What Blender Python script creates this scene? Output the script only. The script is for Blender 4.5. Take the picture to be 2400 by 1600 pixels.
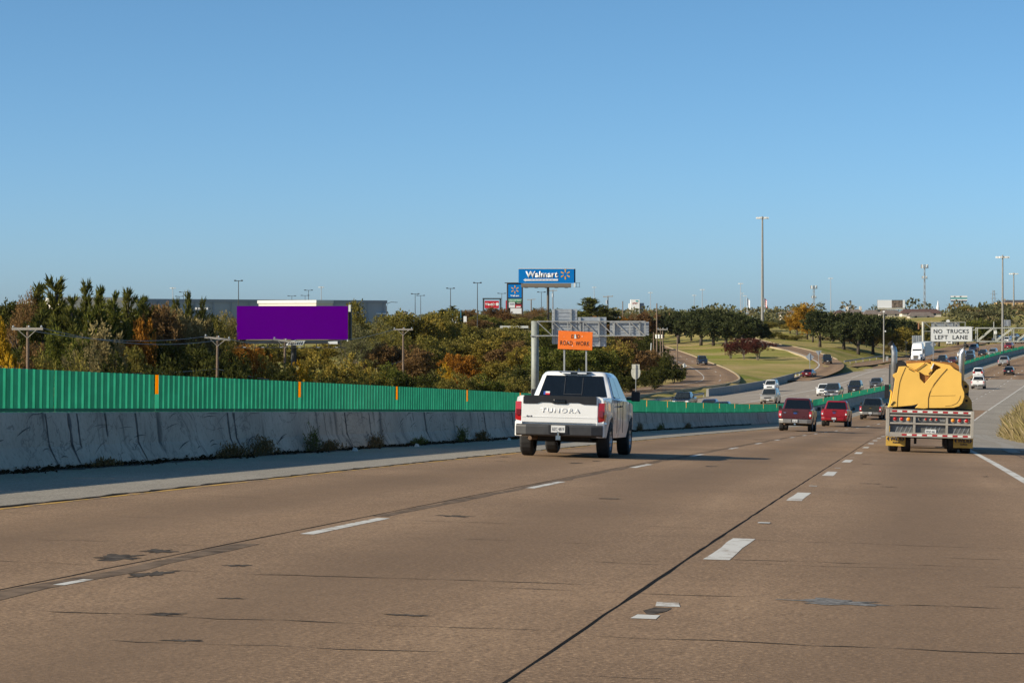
import bpy, bmesh, math, random
import numpy as np
from mathutils import Vector, Matrix
R = math.radians
random.seed(7); rng = np.random.default_rng(7)
for o in list(bpy.data.objects): bpy.data.objects.remove(o)
sc = bpy.context.scene; COL = sc.collection

# ------------------------------------------------------------------ camera, sky, sun, exposure
F = 5667.0; HY = 750.0; CZ = 12.0          # focal length and horizon row in photograph pixels, camera height
cd = bpy.data.cameras.new('camera'); cam = bpy.data.objects.new('camera', cd); COL.objects.link(cam)
cd.lens = 85.0; cd.sensor_width = 36.0; cd.shift_y = -50.0 / 2400; cd.clip_start = 0.5; cd.clip_end = 20000
cam.location = (0, 0, CZ); cam.rotation_euler = (R(90), 0, 0); sc.camera = cam
SUN_EL = R(26.5); SUN_PHI = R(20)          # sun from the left, a little behind the camera
sdir = Vector((-math.cos(SUN_PHI) * math.cos(SUN_EL), -math.sin(SUN_PHI) * math.cos(SUN_EL), math.sin(SUN_EL)))
w = bpy.data.worlds.new('World'); sc.world = w; w.use_nodes = True
nt = w.node_tree; bg = nt.nodes['Background']
sky = nt.nodes.new('ShaderNodeTexSky'); sky.sky_type = 'NISHITA'; sky.sun_disc = False
sky.sun_elevation = SUN_EL; sky.sun_rotation = math.atan2(sdir.x, sdir.y)
sky.air_density = 0.5; sky.dust_density = 0.66; sky.ozone_density = 4.7; sky.altitude = 0
hs = nt.nodes.new('ShaderNodeHueSaturation'); hs.inputs['Saturation'].default_value = 1.04; hs.inputs['Hue'].default_value = 0.485
nt.links.new(sky.outputs[0], hs.inputs['Color']); nt.links.new(hs.outputs[0], bg.inputs[0]); bg.inputs[1].default_value = 0.11
sl = bpy.data.lights.new('sun', 'SUN'); sun = bpy.data.objects.new('sun', sl); COL.objects.link(sun)
sl.energy = 5.0; sl.angle = R(0.55); sl.color = (1.0, 0.89, 0.70)
sun.rotation_euler = (-sdir).to_track_quat('-Z', 'Y').to_euler(); sun.location = (-40, -20, 60)
vs = sc.view_settings; vs.view_transform = 'Standard'; vs.look = 'None'; vs.exposure = 0.38; vs.gamma = 1.0; vs.use_curve_mapping = False
sc.cycles.max_bounces = 6; sc.cycles.diffuse_bounces = 3; sc.cycles.glossy_bounces = 3; sc.cycles.transparent_max_bounces = 8
sc.cycles.use_denoising = True

# ------------------------------------------------------------------ helpers: materials
def lin(c):
    if isinstance(c, str):
        c = [int(c[i:i + 2], 16) / 255 for i in (0, 2, 4)]
        return tuple(x / 12.92 if x <= .04045 else ((x + .055) / 1.055) ** 2.4 for x in c)
    return tuple(c)
MATS = {}
def mnodes(name):
    m = bpy.data.materials.new(name); m.use_nodes = True; n = m.node_tree
    return m, n, n.nodes['Principled BSDF']
def mixc(n, fac, a, b, blend='MIX'):
    x = n.nodes.new('ShaderNodeMix'); x.data_type = 'RGBA'; x.blend_type = blend
    for sock, v in ((x.inputs[0], fac), (x.inputs[6], a), (x.inputs[7], b)):
        if hasattr(v, 'is_linked'): n.links.new(v, sock)
        elif isinstance(v, (int, float)): sock.default_value = v
        else: sock.default_value = (*v[:3], 1)
    return x.outputs[2]
def noise(n, scale, vec=None, detail=4, rough=.55, dist=0):
    x = n.nodes.new('ShaderNodeTexNoise'); x.inputs['Scale'].default_value = scale
    x.inputs['Detail'].default_value = detail; x.inputs['Roughness'].default_value = rough; x.inputs['Distortion'].default_value = dist
    if vec is not None: n.links.new(vec, x.inputs['Vector'])
    return x.outputs['Fac']
def ramp(n, fac, stops):
    x = n.nodes.new('ShaderNodeValToRGB'); n.links.new(fac, x.inputs[0]); e = x.color_ramp.elements
    while len(e) < len(stops): e.new(.5)
    for el, (p, c) in zip(e, stops):
        el.position = p; el.color = (c, c, c, 1) if isinstance(c, (int, float)) else (*c[:3], 1)
    return x.outputs[0]
def coords(n, kind='Object', scale=(1, 1, 1), rot=(0, 0, 0)):
    t = n.nodes.new('ShaderNodeTexCoord'); mp = n.nodes.new('ShaderNodeMapping')
    mp.inputs['Scale'].default_value = scale; mp.inputs['Rotation'].default_value = rot
    n.links.new(t.outputs[kind], mp.inputs[0]); return mp.outputs[0]
def bump(n, bs, h, strength=.3, dist=.02):
    b = n.nodes.new('ShaderNodeBump'); b.inputs['Strength'].default_value = strength; b.inputs['Distance'].default_value = dist
    n.links.new(h, b.inputs['Height']); n.links.new(b.outputs[0], bs.inputs['Normal'])
def mat(name, col, rough=.6, metal=0., var=.12, scale=5., spec=.5, coat=0., emit=0., bmp=0.):
    if name in MATS: return MATS[name]
    c = lin(col); m, n, bs = mnodes(name)
    v = coords(n); f = noise(n, scale, v)
    lo = tuple(x * (1 - var) for x in c); hi = tuple(min(1, x * (1 + var)) for x in c)
    col_o = mixc(n, ramp(n, f, [(.3, 0.), (.7, 1.)]), lo, hi)
    n.links.new(col_o, bs.inputs['Base Color'])
    r = n.nodes.new('ShaderNodeMapRange'); n.links.new(f, r.inputs[0]); r.inputs[3].default_value = rough * .88; r.inputs[4].default_value = min(1, rough * 1.12)
    n.links.new(r.outputs[0], bs.inputs['Roughness'])
    bs.inputs['Metallic'].default_value = metal; bs.inputs['Specular IOR Level'].default_value = spec; bs.inputs['Coat Weight'].default_value = coat; bs.inputs['Coat Roughness'].default_value = .06
    if emit: bs.inputs['Emission Color'].default_value = (*c, 1); bs.inputs['Emission Strength'].default_value = emit
    if bmp: bump(n, bs, noise(n, scale * 6, v), bmp)
    MATS[name] = m; return m
def leafmat(name, c1, c2, c3=None, trans=.3):
    if name in MATS: return MATS[name]
    m = bpy.data.materials.new(name); m.use_nodes = True; n = m.node_tree; n.nodes.remove(n.nodes['Principled BSDF'])
    a = n.nodes.new('ShaderNodeAttribute'); a.attribute_name = 'tint'
    c1, c2 = lin(c1), lin(c2)
    st = [(0., c1), (.75, c2)] + ([(1., lin(c3))] if c3 else [(1., c2)])
    c = ramp(n, a.outputs['Fac'], st)
    d = n.nodes.new('ShaderNodeBsdfDiffuse'); t = n.nodes.new('ShaderNodeBsdfTranslucent'); mx = n.nodes.new('ShaderNodeMixShader'); mx.inputs[0].default_value = trans
    n.links.new(c, d.inputs[0]); n.links.new(c, t.inputs[0]); n.links.new(d.outputs[0], mx.inputs[1]); n.links.new(t.outputs[0], mx.inputs[2])
    n.links.new(mx.outputs[0], n.nodes['Material Output'].inputs[0]); MATS[name] = m; return m

# ------------------------------------------------------------------ helpers: meshes and objects
class MB:
    def __init__(s): s.v = []; s.f = []; s.uv = None; s.sm = False
    def quad(s, *p):
        k = len(s.v); s.v += [tuple(q) for q in p]; s.f.append(tuple(range(k, k + len(p)))); return s
    def box(s, c, d):
        x, y, z = c; a, b, h = d[0] / 2, d[1] / 2, d[2] / 2; k = len(s.v)
        s.v += [(x + i * a, y + j * b, z + l * h) for l in (-1, 1) for j in (-1, 1) for i in (-1, 1)]
        s.f += [tuple(k + q for q in t) for t in ((0, 2, 3, 1), (4, 5, 7, 6), (0, 1, 5, 4), (2, 6, 7, 3), (0, 4, 6, 2), (1, 3, 7, 5))]; return s
    def loft(s, secs, cap=True, closed=True):
        k = len(s.v); n = len(secs[0])
        for q in secs: s.v += [tuple(p) for p in q]
        for i in range(len(secs) - 1):
            for j in range(n if closed else n - 1):
                a = k + i * n + j; b = k + i * n + (j + 1) % n; s.f.append((a, b, b + n, a + n))
        if cap: s.f.append(tuple(k + j for j in range(n))[::-1]); s.f.append(tuple(k + (len(secs) - 1) * n + j for j in range(n)))
        return s
    def prism(s, poly, y0, y1):            # polygon in the local x-z plane pulled along y
        return s.loft([[(x, y0, z) for x, z in poly], [(x, y1, z) for x, z in poly]])
    def tube(s, path, rad, n=8, cap=True):
        P = [Vector(p) for p in path]; rad = rad if isinstance(rad, (list, tuple)) else [rad] * len(P); secs = []
        for i, p in enumerate(P):
            d = (P[min(i + 1, len(P) - 1)] - P[max(i - 1, 0)]).normalized()
            a = d.orthogonal().normalized() if abs(d.z) > .9 else d.cross(Vector((0, 0, 1))).normalized(); b = d.cross(a)
            secs.append([p + (a * math.cos(t) + b * math.sin(t)) * rad[i] for t in [2 * math.pi * q / n for q in range(n)]])
        return s.loft(secs, cap)
    def cyl(s, p0, p1, r, n=12): return s.tube([p0, p1], r, n)
    def lathe(s, prof, c=(0, 0, 0), axis='x', n=16):
        secs = []
        for a in range(n + 1):
            t = 2 * math.pi * a / n; q = []
            for r, h in prof:
                q.append((c[0] + h, c[1] + r * math.cos(t), c[2] + r * math.sin(t)) if axis == 'x' else (c[0] + r * math.cos(t), c[1] + r * math.sin(t), c[2] + h) if axis == 'z' else (c[0] + r * math.cos(t), c[1] + h, c[2] + r * math.sin(t)))
            secs.append(q)
        return s.loft(secs, False, False)
    def build(s, name, m, parent=None, smooth=None, bevel=0., uv=None):
        me = bpy.data.meshes.new(name); me.from_pydata(s.v, [], s.f)
        bm = bmesh.new(); bm.from_mesh(me); bmesh.ops.recalc_face_normals(bm, faces=bm.faces)
        big = [f for f in bm.faces if len(f.verts) > 4]
        if big: bmesh.ops.triangulate(bm, faces=big)
        if uv is not None:
            l = bm.loops.layers.uv.new('UVMap')
            for f in bm.faces:
                for lp in f.loops: lp[l].uv = uv[lp.vert.index]
        bm.to_mesh(me); bm.free()
        if smooth:
            me.shade_smooth()
            if smooth == 'auto': me.set_sharp_from_angle(angle=R(32))
        return link(name, me, m, parent, bevel)
def link(name, me, m, parent=None, bevel=0.):
    o = bpy.data.objects.new(name, me); COL.objects.link(o)
    if len(me.materials) == 0: me.materials.append(m)
    if parent is not None: o.parent = parent
    if bevel:
        b = o.modifiers.new('bevel', 'BEVEL'); b.width = bevel; b.segments = 2; b.limit_method = 'ANGLE'; b.angle_limit = R(35)
    return o
def tag(o, label=None, cat=None, group=None, kind=None):
    if label: o['label'] = label
    if cat: o['category'] = cat
    if group: o['group'] = group
    if kind: o['kind'] = kind
    return o
def thing(name, label, cat, loc=(0, 0, 0), rz=0., group=None, mat4=None):
    o = bpy.data.objects.new(name, None); COL.objects.link(o); o.empty_display_size = .2
    if mat4 is not None: o.matrix_world = mat4
    else: o.location = loc; o.rotation_euler = (0, 0, rz)
    return tag(o, label, cat, group)
def copy_tree(o, parent=None, keep=True):
    c = o.copy(); COL.objects.link(c)
    if parent is not None: c.parent = parent
    for ch in list(o.children): copy_tree(ch, c)
    return c
def struct(name, mb, m, smooth=None, uv=None, parent=None):
    o = mb.build(name, m, parent, smooth, uv=uv)
    if parent is None: o['kind'] = 'structure'
    return o
TXT = {}
def text(s, h=None, wd=None, ext=.01, bold=.0, shear=0., sp=1.):
    """mesh of a line of lettering in the x-z plane facing -y, centred on the origin; h = height, wd = width"""
    cu = bpy.data.curves.new('t', 'FONT'); cu.body = s; cu.size = 1; cu.align_x = 'CENTER'; cu.align_y = 'CENTER'; cu.offset = bold; cu.extrude = 0; cu.shear = shear; cu.space_character = sp; cu.resolution_u = 3
    o = bpy.data.objects.new('t', cu); COL.objects.link(o); dg = bpy.context.evaluated_depsgraph_get()
    me = bpy.data.meshes.new_from_object(o.evaluated_get(dg)); bpy.data.objects.remove(o); bpy.data.curves.remove(cu)
    P = np.array([v.co[:] for v in me.vertices]); lo, hi = P.min(0), P.max(0); c = (lo + hi) / 2
    kx = wd / (hi[0] - lo[0]) if wd else None; kz = h / (hi[1] - lo[1]) if h else None
    kx = kx or kz; kz = kz or kx
    fs = [tuple(p.vertices) for p in me.polygons]; vs_ = [((p[0] - c[0]) * kx, 0., (p[1] - c[1]) * kz) for p in P]
    if ext:
        bm = bmesh.new(); bm.from_mesh(me); bm.verts.ensure_lookup_table()
        for v, q in zip(bm.verts, vs_): v.co = q
        r = bmesh.ops.extrude_face_region(bm, geom=list(bm.faces))
        for g in r['geom']:
            if isinstance(g, bmesh.types.BMVert): g.co.y -= ext
        bm.to_mesh(me); bm.free()
    else:
        for v, q in zip(me.vertices, vs_): v.co = q
    return me
def lettering(s, m, parent, at, h=None, wd=None, ext=.01, bold=.0, shear=0., name='lettering', rz=0., sp=1.):
    me = text(s, h, wd, ext, bold, shear, sp); me.name = name; me.materials.clear(); o = link(name, me, m, parent); o.location = at; o.rotation_euler = (0, 0, rz); return o
def at(px, py, D): return Vector(((px - 1200) / F * D, D, CZ + (HY - py) / F * D))     # photograph pixel + distance -> point
def px2m(n, D): return n * D / F

# ------------------------------------------------------------------ the road's line and profile
_kap = np.array([0.0633, -0.1041, 0.8313, 0.1487, 0.0445, 0.2247, 0.8235, 0.8497, 0.8497]) * 1e-3
_kk = [0, 80, 160, 240, 320, 420, 520, 620, 800]
_kz = np.array([0, 30, 60, 90, 120, 150, 180, 210, 240, 270, 300, 350, 400, 450, 500, 560, 620, 700, 800.])
_h = np.array([-1.192, -2.278, -3.43, -4.611, -5.818, -7.006, -8.1, -8.947, -9.365, -9.62, -9.88, -10.201, -10.249, -9.515, -8.884, -7.834, -6.478, -4.756, -2.579])
_b = [0.0142, 0.0239, 0.0315, 0.0221, 0.013, -0.008, -0.0064]; _kb = [0, 80, 160, 240, 320, 480, 800]
def _spline(xk, yk, x):
    n = len(xk); hh = np.diff(xk); A = np.zeros((n, n)); r = np.zeros(n); A[0, 0] = A[-1, -1] = 1
    for i in range(1, n - 1):
        A[i, i - 1] = hh[i - 1]; A[i, i] = 2 * (hh[i - 1] + hh[i]); A[i, i + 1] = hh[i]; r[i] = 6 * ((yk[i + 1] - yk[i]) / hh[i] - (yk[i] - yk[i - 1]) / hh[i - 1])
    m = np.linalg.solve(A, r); i = np.clip(np.searchsorted(xk, x) - 1, 0, n - 2); t = x - xk[i]; a = xk[i + 1] - x; H = hh[i]
    return m[i] * a ** 3 / (6 * H) + m[i + 1] * t ** 3 / (6 * H) + (yk[i] / H - m[i] * H / 6) * a + (yk[i + 1] / H - m[i + 1] * H / 6) * t
S = np.arange(0, 801, 1.)
_k = np.interp(S, _kk, _kap)
PSI = 0.16321 + np.concatenate([[0], np.cumsum((_k[1:] + _k[:-1]) / 2)])
_pm = (PSI[1:] + PSI[:-1]) / 2
RX = np.concatenate([[0], np.cumsum(np.sin(_pm))]); RY = np.concatenate([[0], np.cumsum(np.cos(_pm))]); RH = _spline(_kz, _h, S); RB = np.interp(S, _kb, _b)
n0 = 60; _e = np.arange(-n0, 0)          # straight run-in behind the camera
RX = np.concatenate([_e * np.sin(PSI[0]), RX]); RY = np.concatenate([_e * np.cos(PSI[0]), RY]); RH = np.concatenate([RH[0] + _e * -.036, RH]); RB = np.concatenate([np.full(n0, RB[0]), RB]); PSI = np.concatenate([np.full(n0, PSI[0]), PSI]); S = np.concatenate([_e, S]).astype(float)
MED = -13.15
def roadz(s, off):
    h = np.interp(s, S, RH); b = np.interp(s, S, RB)
    return np.where(np.asarray(off) > MED, h - b * off, h - b * MED * .4 - .025 * (MED - off) + .05) + CZ
def rp(s, off, dz=0.):
    x = np.interp(s, S, RX); y = np.interp(s, S, RY); p = np.interp(s, S, PSI)
    return Vector((x + off * math.cos(p), y - off * math.sin(p), float(roadz(s, off)) + dz))
def rmat(s, off, back=False, dz=0.):       # frame of a vehicle: x right, y ahead, z up
    o = rp(s, off, dz); f = (rp(s + 2, off) - rp(s - 2, off)).normalized(); x = (rp(s, off + 1) - rp(s, off)).normalized(); z = x.cross(f).normalized()
    if back: f = -f; x = -x
    return Matrix(((x.x, f.x, z.x, o.x), (x.y, f.y, z.y, o.y), (x.z, f.z, z.z, o.z), (0, 0, 0, 1)))
def inv_road(X, Y):
    X = np.atleast_1d(X).astype(float); Y = np.atleast_1d(Y).astype(float); s = np.empty(X.shape); o = np.empty(X.shape); q = slice(None, None, 3)
    for i in range(0, X.size, 4000):
        a = slice(i, i + 4000); d = (RX[q][None] - X.flat[a][:, None]) ** 2 + (RY[q][None] - Y.flat[a][:, None]) ** 2; j = d.argmin(1) * 3
        s.flat[a] = S[j]; o.flat[a] = (X.flat[a] - RX[j]) * np.cos(PSI[j]) - (Y.flat[a] - RY[j]) * np.sin(PSI[j])
    return s, o
LEFT_EDGE = lambda s: np.interp(s, [-60, 300, 400, 450, 470, 800], [-38., -39.4, -39.2, -35, -33.2, -33.2])
RIGHT_EDGE = lambda s: np.interp(s, [-60, 88, 100, 112, 200, 300, 800], [9.5, 9.3, 7.2, 5.5, 5.0, 4.8, 4.8])

# ---- ramps (points: photograph pixel + distance along one edge or the middle)
def polyl(pts, step=4.):
    P = [Vector(p) for p in pts]; out = []
    for i in range(len(P) - 1):
        p0 = P[max(i - 1, 0)]; p1 = P[i]; p2 = P[i + 1]; p3 = P[min(i + 2, len(P) - 1)]; n = max(2, int((p2 - p1).length / step))
        for k in range(n):
            t = k / n; out.append(.5 * ((2 * p1) + (p2 - p0) * t + (2 * p0 - 5 * p1 + 4 * p2 - p3) * t * t + (3 * p1 - p0 - 3 * p2 + p3) * t ** 3))
    out.append(P[-1]); return out
def side(L, d):                             # a path moved sideways by d (right of travel positive)
    o = []
    for i, p in enumerate(L):
        t = (L[min(i + 1, len(L) - 1)] - L[max(i - 1, 0)]); t.z = 0; t.normalize(); o.append(p + Vector((t.y, -t.x, 0)) * d)
    return o
RAMP1_K = polyl([at(1440, 781, 840), at(1507, 796, 700), at(1557, 811.6, 600), at(1612, 829.8, 530), at(1658, 848, 480), at(1699, 863.5, 445), at(1728, 881, 412), at(1725, 893, 394), at(1680, 903, 376), at(1600, 913, 352), at(1480, 930, 318), at(1340, 960, 270), at(1150, 1000, 215)])
RAMP1 = side(RAMP1_K, 4.4)                  # its right-hand kerb as seen from here is on the driver's left
RAMP2 = polyl([at(1745, 792, 660), at(1786, 804, 600), at(1840, 814, 556), at(1890, 827, 520), at(1925, 840, 495), at(1946, 853, 470), at(1938, 866, 450), at(1905, 880, 434), at(1862, 892, 420)])
RAMP3 = polyl([at(1962, 859, 474), at(2010, 855, 500), at(2059, 847, 540), at(2142, 834.5, 604), at(2225, 817, 680), at(2310, 800, 760), at(2420, 780, 860)])
RAMPS = [(RAMP1, 4.6), (RAMP2, 2.8), (RAMP3, 3.1)]

# ---- terrain
_C = []
for a in [(1507, 797, 690), (1557, 812, 598), (1612, 830, 528), (1660, 849, 478), (1700, 864, 443), (1591, 803, 640), (1648, 809, 600), (1678, 819, 560), (1740, 845, 490), (1800, 850, 470), (1800, 880, 428), (1786, 769, 720), (1786, 786, 650), (1860, 800, 640), (1960, 815, 600), (2000, 822, 580), (2071, 835, 535),
          (1560, 775, 800), (1650, 777, 800), (1890, 828, 520), (1950, 850, 476), (1500, 900, 300), (1540, 880, 330), (1600, 868, 400), (1400, 790, 640), (1200, 765, 620), (1000, 775, 560), (2380, 772, 800), (2385, 742, 1050), (2300, 733, 1500), (2150, 741, 1250), (2000, 739, 1250), (1800, 752, 1200), (2399, 795, 720), (2230, 800, 700), (2150, 815, 640)]:
    _C.append(tuple(at(*a)))
for s_, o_, z_ in [(20, -52, -7.5), (60, -50, -8.2), (100, -50, -9), (150, -52, -10), (200, -54, -10.6), (250, -54, -10.8), (60, -90, -8), (120, -100, -8.6), (200, -110, -9), (260, -100, -9), (300, -120, -8.2), (380, -170, -6), (0, -90, -7.5), (300, -58, -11)]:
    p = rp(s_, o_); _C.append((p.x, p.y, CZ + z_))
for s_, o_, z_ in [(20, 25, .3), (70, 22, .6), (120, 16, 2.0), (160, 18, 2.4), (220, 20, 2.4), (320, 24, 2.4), (420, 30, 2.), (520, 30, 2.), (600, 40, 2.)]:
    p = rp(s_, o_); _C.append((p.x, p.y, float(roadz(s_, 5)) + z_))
_C += [(-120, 650, CZ - 3), (-60, 720, CZ - 3), (-200, 640, CZ - 3), (-20, 560, CZ - 2.2), (-300, 300, CZ - 6), (-500, 900, CZ - 3), (-200, 1300, CZ - 3), (200, 1300, CZ - 3), (500, 1500, CZ + 2), (700, 1200, CZ + 1), (-800, 2500, CZ - 2), (0, 2500, CZ - 4), (800, 2500, CZ + 4), (0, 5000, CZ - 8), (2500, 5000, CZ - 4), (-2500, 5000, CZ - 6), (400, 500, CZ - 2), (300, 200, CZ - 3), (200, 20, CZ), (-300, 0, CZ - 5)]
_C = np.array(_C)
RS = np.array([(p.x, p.y, p.z, hw) for L, hw in RAMPS for p in L])
def sstep(t): t = np.clip(t, 0, 1); return t * t * (3 - 2 * t)
def gz(X, Y, road=True):
    X = np.atleast_1d(np.asarray(X, float)); Y = np.atleast_1d(np.asarray(Y, float)); sh = X.shape; x = X.ravel(); y = Y.ravel()
    z = np.empty(x.shape)
    for i in range(0, x.size, 4000):
        a = slice(i, i + 4000)
        d2 = (x[a][:, None] - _C[:, 0]) ** 2 + ((y[a][:, None] - _C[:, 1]) * .55) ** 2; wt = 1 / (d2 + 64) ** 1.7; zz = (wt * _C[:, 2]).sum(1) / wt.sum(1)
        dr = np.hypot(x[a][:, None] - RS[:, 0], y[a][:, None] - RS[:, 1]); j = dr.argmin(1); dm = dr[np.arange(len(j)), j] - RS[j, 3]
        k = 1 - sstep((dm - 1.5) / 14); zz = zz * (1 - k) + (RS[j, 2] - .14) * k; z[a] = zz
    if road:
        dr_ = np.full(x.shape, 99.)
        for i in range(0, x.size, 4000):
            a = slice(i, i + 4000); dq = np.hypot(x[a][:, None] - RS[:, 0], y[a][:, None] - RS[:, 1]) - RS[:, 3]; dr_[a] = dq.min(1)
        s, o = inv_road(x, y); le = LEFT_EDGE(s); re = RIGHT_EDGE(s); rz = roadz(s, np.clip(o, le, re))
        out = np.maximum(le - o, o - re); inside = (s > -59) & (s < 799)
        k = np.where(inside, 1 - sstep((out - .2) / np.where(o > 0, 9, 11)), 0) * np.where(out > .3, sstep((dr_ - .5) / 5), 1); z = z * (1 - k) + (rz - .22) * k
    return z.reshape(sh)
def g(X, Y): return float(gz(X, Y)[0])
def gpt(px, D):                             # point of the ground in the direction of a pixel column
    X = (px - 1200) / F * D; return Vector((X, D, g(X, D)))

def grow(a, b, step, k): # graded coordinates
    o = [a]
    while o[-1] < b: o.append(o[-1] + step); step *= k
    return o
gx = sorted(set([-v for v in grow(185, 4500, 8, 1.22)] + list(np.arange(-180, 241, 5.)) + grow(246, 4500, 8, 1.22)))
gy = list(np.arange(-60, 60, 12.)) + list(np.arange(60, 900, 5.)) + grow(905, 9000, 12, 1.12)
GX, GY = np.meshgrid(gx, gy); GZ = gz(GX, GY)
# gentle lumps on the open ground
GZ += .18 * np.sin(GX * .21 + GY * .05) * np.sin(GY * .13 + 1.3) * (1 - 0)
s_, o_ = inv_road(GX, GY); GZ = np.where((o_ > LEFT_EDGE(s_) - 3) & (o_ < RIGHT_EDGE(s_) + 2), GZ - .2, GZ)
ny, nx = GX.shape
gm = MB(); gm.v = list(zip(GX.ravel().tolist(), GY.ravel().tolist(), GZ.ravel().tolist()))
gm.f = [(j * nx + i, j * nx + i + 1, (j + 1) * nx + i + 1, (j + 1) * nx + i) for j in range(ny - 1) for i in range(nx - 1)]
def grassmat():
    m, n, bs = mnodes('grass_ground'); v = coords(n, scale=(1, 1, 1)); v2 = coords(n, scale=(.35, 1, 1), rot=(0, 0, .5))
    big = noise(n, .05, v2, 5, .7, .5); mid = noise(n, .35, v, 4, .6); fin = noise(n, 2.2, v, 3, .7)
    gr = mixc(n, mid, lin((.15, .175, .025)), lin((.29, .28, .05))); tn = mixc(n, mid, lin((.34, .25, .1)), lin((.48, .36, .16)))
    c = mixc(n, ramp(n, big, [(.40, 0.), (.60, 1.)]), gr, tn); c = mixc(n, ramp(n, fin, [(.3, .25), (.75, 0.)]), c, lin((.05, .05, .02)))
    n.links.new(c, bs.inputs['Base Color']); bs.inputs['Roughness'].default_value = .95; bs.inputs['Specular IOR Level'].default_value = .1
    bump(n, bs, fin, .8, .15); return m
GRASS = grassmat()
struct('ground', gm, GRASS, smooth=True)

# ---- pavement materials
def pavemat(name, c1, c2, track=.0, speck=1., seed=0.):
    m, n, bs = mnodes(name); uv = coords(n, 'UV'); st = coords(n, 'UV', (.06, 1.1, 1)); md = coords(n, 'UV', (.5, 1., 1))
    a = noise(n, 1.0, st, 5, .6, .4); b = noise(n, .16, uv, 4, .6); f = noise(n, 30, uv, 3, .8); f2 = noise(n, 7, md, 4, .65)
    c = mixc(n, ramp(n, a, [(.25, 0.), (.75, 1.)]), lin(c1), lin(c2)); c = mixc(n, ramp(n, b, [(.38, .0), (.66, .55)]), c, tuple(.62 * x for x in lin(c1)))
    c = mixc(n, ramp(n, f2, [(.34, .45), (.6, 0.)]), c, tuple(.6 * x for x in lin(c1)))
    c = mixc(n, ramp(n, f, [(.32, .8 * speck), (.5, 0.)]), c, tuple(.35 * x for x in lin(c1))); c = mixc(n, ramp(n, f, [(.54, 0.), (.74, .7 * speck)]), c, tuple(min(1, 1.75 * x) for x in lin(c2)))
    if track:                               # polished wheel paths
        sx = n.nodes.new('ShaderNodeSeparateXYZ'); n.links.new(uv, sx.inputs[0]); q = n.nodes.new('ShaderNodeMath'); q.operation = 'MULTIPLY_ADD'; n.links.new(sx.outputs[1], q.inputs[0]); q.inputs[1].default_value = 2 * math.pi / 3.63; q.inputs[2].default_value = 2 * math.pi * 3.5 / 3.63 + math.pi / 2
        sn = n.nodes.new('ShaderNodeMath'); sn.operation = 'SINE'; n.links.new(q.outputs[0], sn.inputs[0]); mr = n.nodes.new('ShaderNodeMapRange'); n.links.new(sn.outputs[0], mr.inputs[0]); mr.inputs[1].default_value = -.3; mr.inputs[2].default_value = 1; mr.inputs[4].default_value = track
        mm = n.nodes.new('ShaderNodeMath'); mm.operation = 'MULTIPLY'; n.links.new(mr.outputs[0], mm.inputs[0]); n.links.new(ramp(n, a, [(.2, .3), (.8, 1.)]), mm.inputs[1]); c = mixc(n, mm.outputs[0], c, tuple(.6 * x for x in lin(c1)))
    n.links.new(c, bs.inputs['Base Color']); bs.inputs['Roughness'].default_value = .85; bs.inputs['Specular IOR Level'].default_value = .25
    bump(n, bs, f, .35, .012); MATS[name] = m; return m
PAVE = pavemat('brown_concrete', (.268, .17, .096), (.372, .247, .148), .85)
PAVEG = pavemat('grey_concrete', (.34, .29, .235), (.40, .345, .285), .2, .6)
PAVES = pavemat('shoulder_concrete', (.31, .275, .225), (.39, .352, .295), 0., 1.)
def strip(name, s0, s1, offs, m, step=4., dz=0., skirt=True, parent=None, kind=True):
    ss = np.arange(s0, s1 + 1e-6, step) if s1 - s0 > step else np.array([s0, s1])
    if ss[-1] < s1 - .01: ss = np.append(ss, s1)
    mb = MB(); uv = []; n = None
    for s in ss:
        os_ = [o(s) if callable(o) else o for o in offs]
        row = [(tuple(rp(s, o, dz)), (s, o)) for o in os_]
        if skirt: row = [(tuple(rp(s, os_[0], dz - .8)), (s, os_[0] - .3))] + row + [(tuple(rp(s, os_[-1], dz - .8)), (s, os_[-1] + .3))]
        n = len(row); mb.v += [r[0] for r in row]; uv += [r[1] for r in row]
    mb.f = [(i * n + j, i * n + j + 1, (i + 1) * n + j + 1, (i + 1) * n + j) for i in range(len(ss) - 1) for j in range(n - 1)]
    return struct(name, mb, m, uv=uv, parent=parent)
LANES = [-9.02, -7.2, -5.32, -3.5, -1.69, .1, 2.05]
road = strip('road', -40, 262, LANES, PAVE); road_grey = strip('road', 262, 418, LANES, PAVEG); road_far = strip('road', 418, 790, LANES, PAVE)
strip('shoulder', -40, 790, [-12.9, -11, -9.02], PAVES)
strip('shoulder', -40, 86, [2.05, 4, 6.5, lambda s: float(RIGHT_EDGE(s))], PAVE); strip('shoulder', 86, 790, [2.05, 3.5, lambda s: float(RIGHT_EDGE(s))], PAVES)
OPPL = [lambda s: float(LEFT_EDGE(s)), -30.2, -28.4, -24.7, -21.1, -17.4, -13.0]
strip('opposite_road', -40, 292, OPPL, PAVE); opp = strip('opposite_road', 292, 480, OPPL, PAVEG); strip('opposite_road', 480, 790, OPPL, PAVE)
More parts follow.
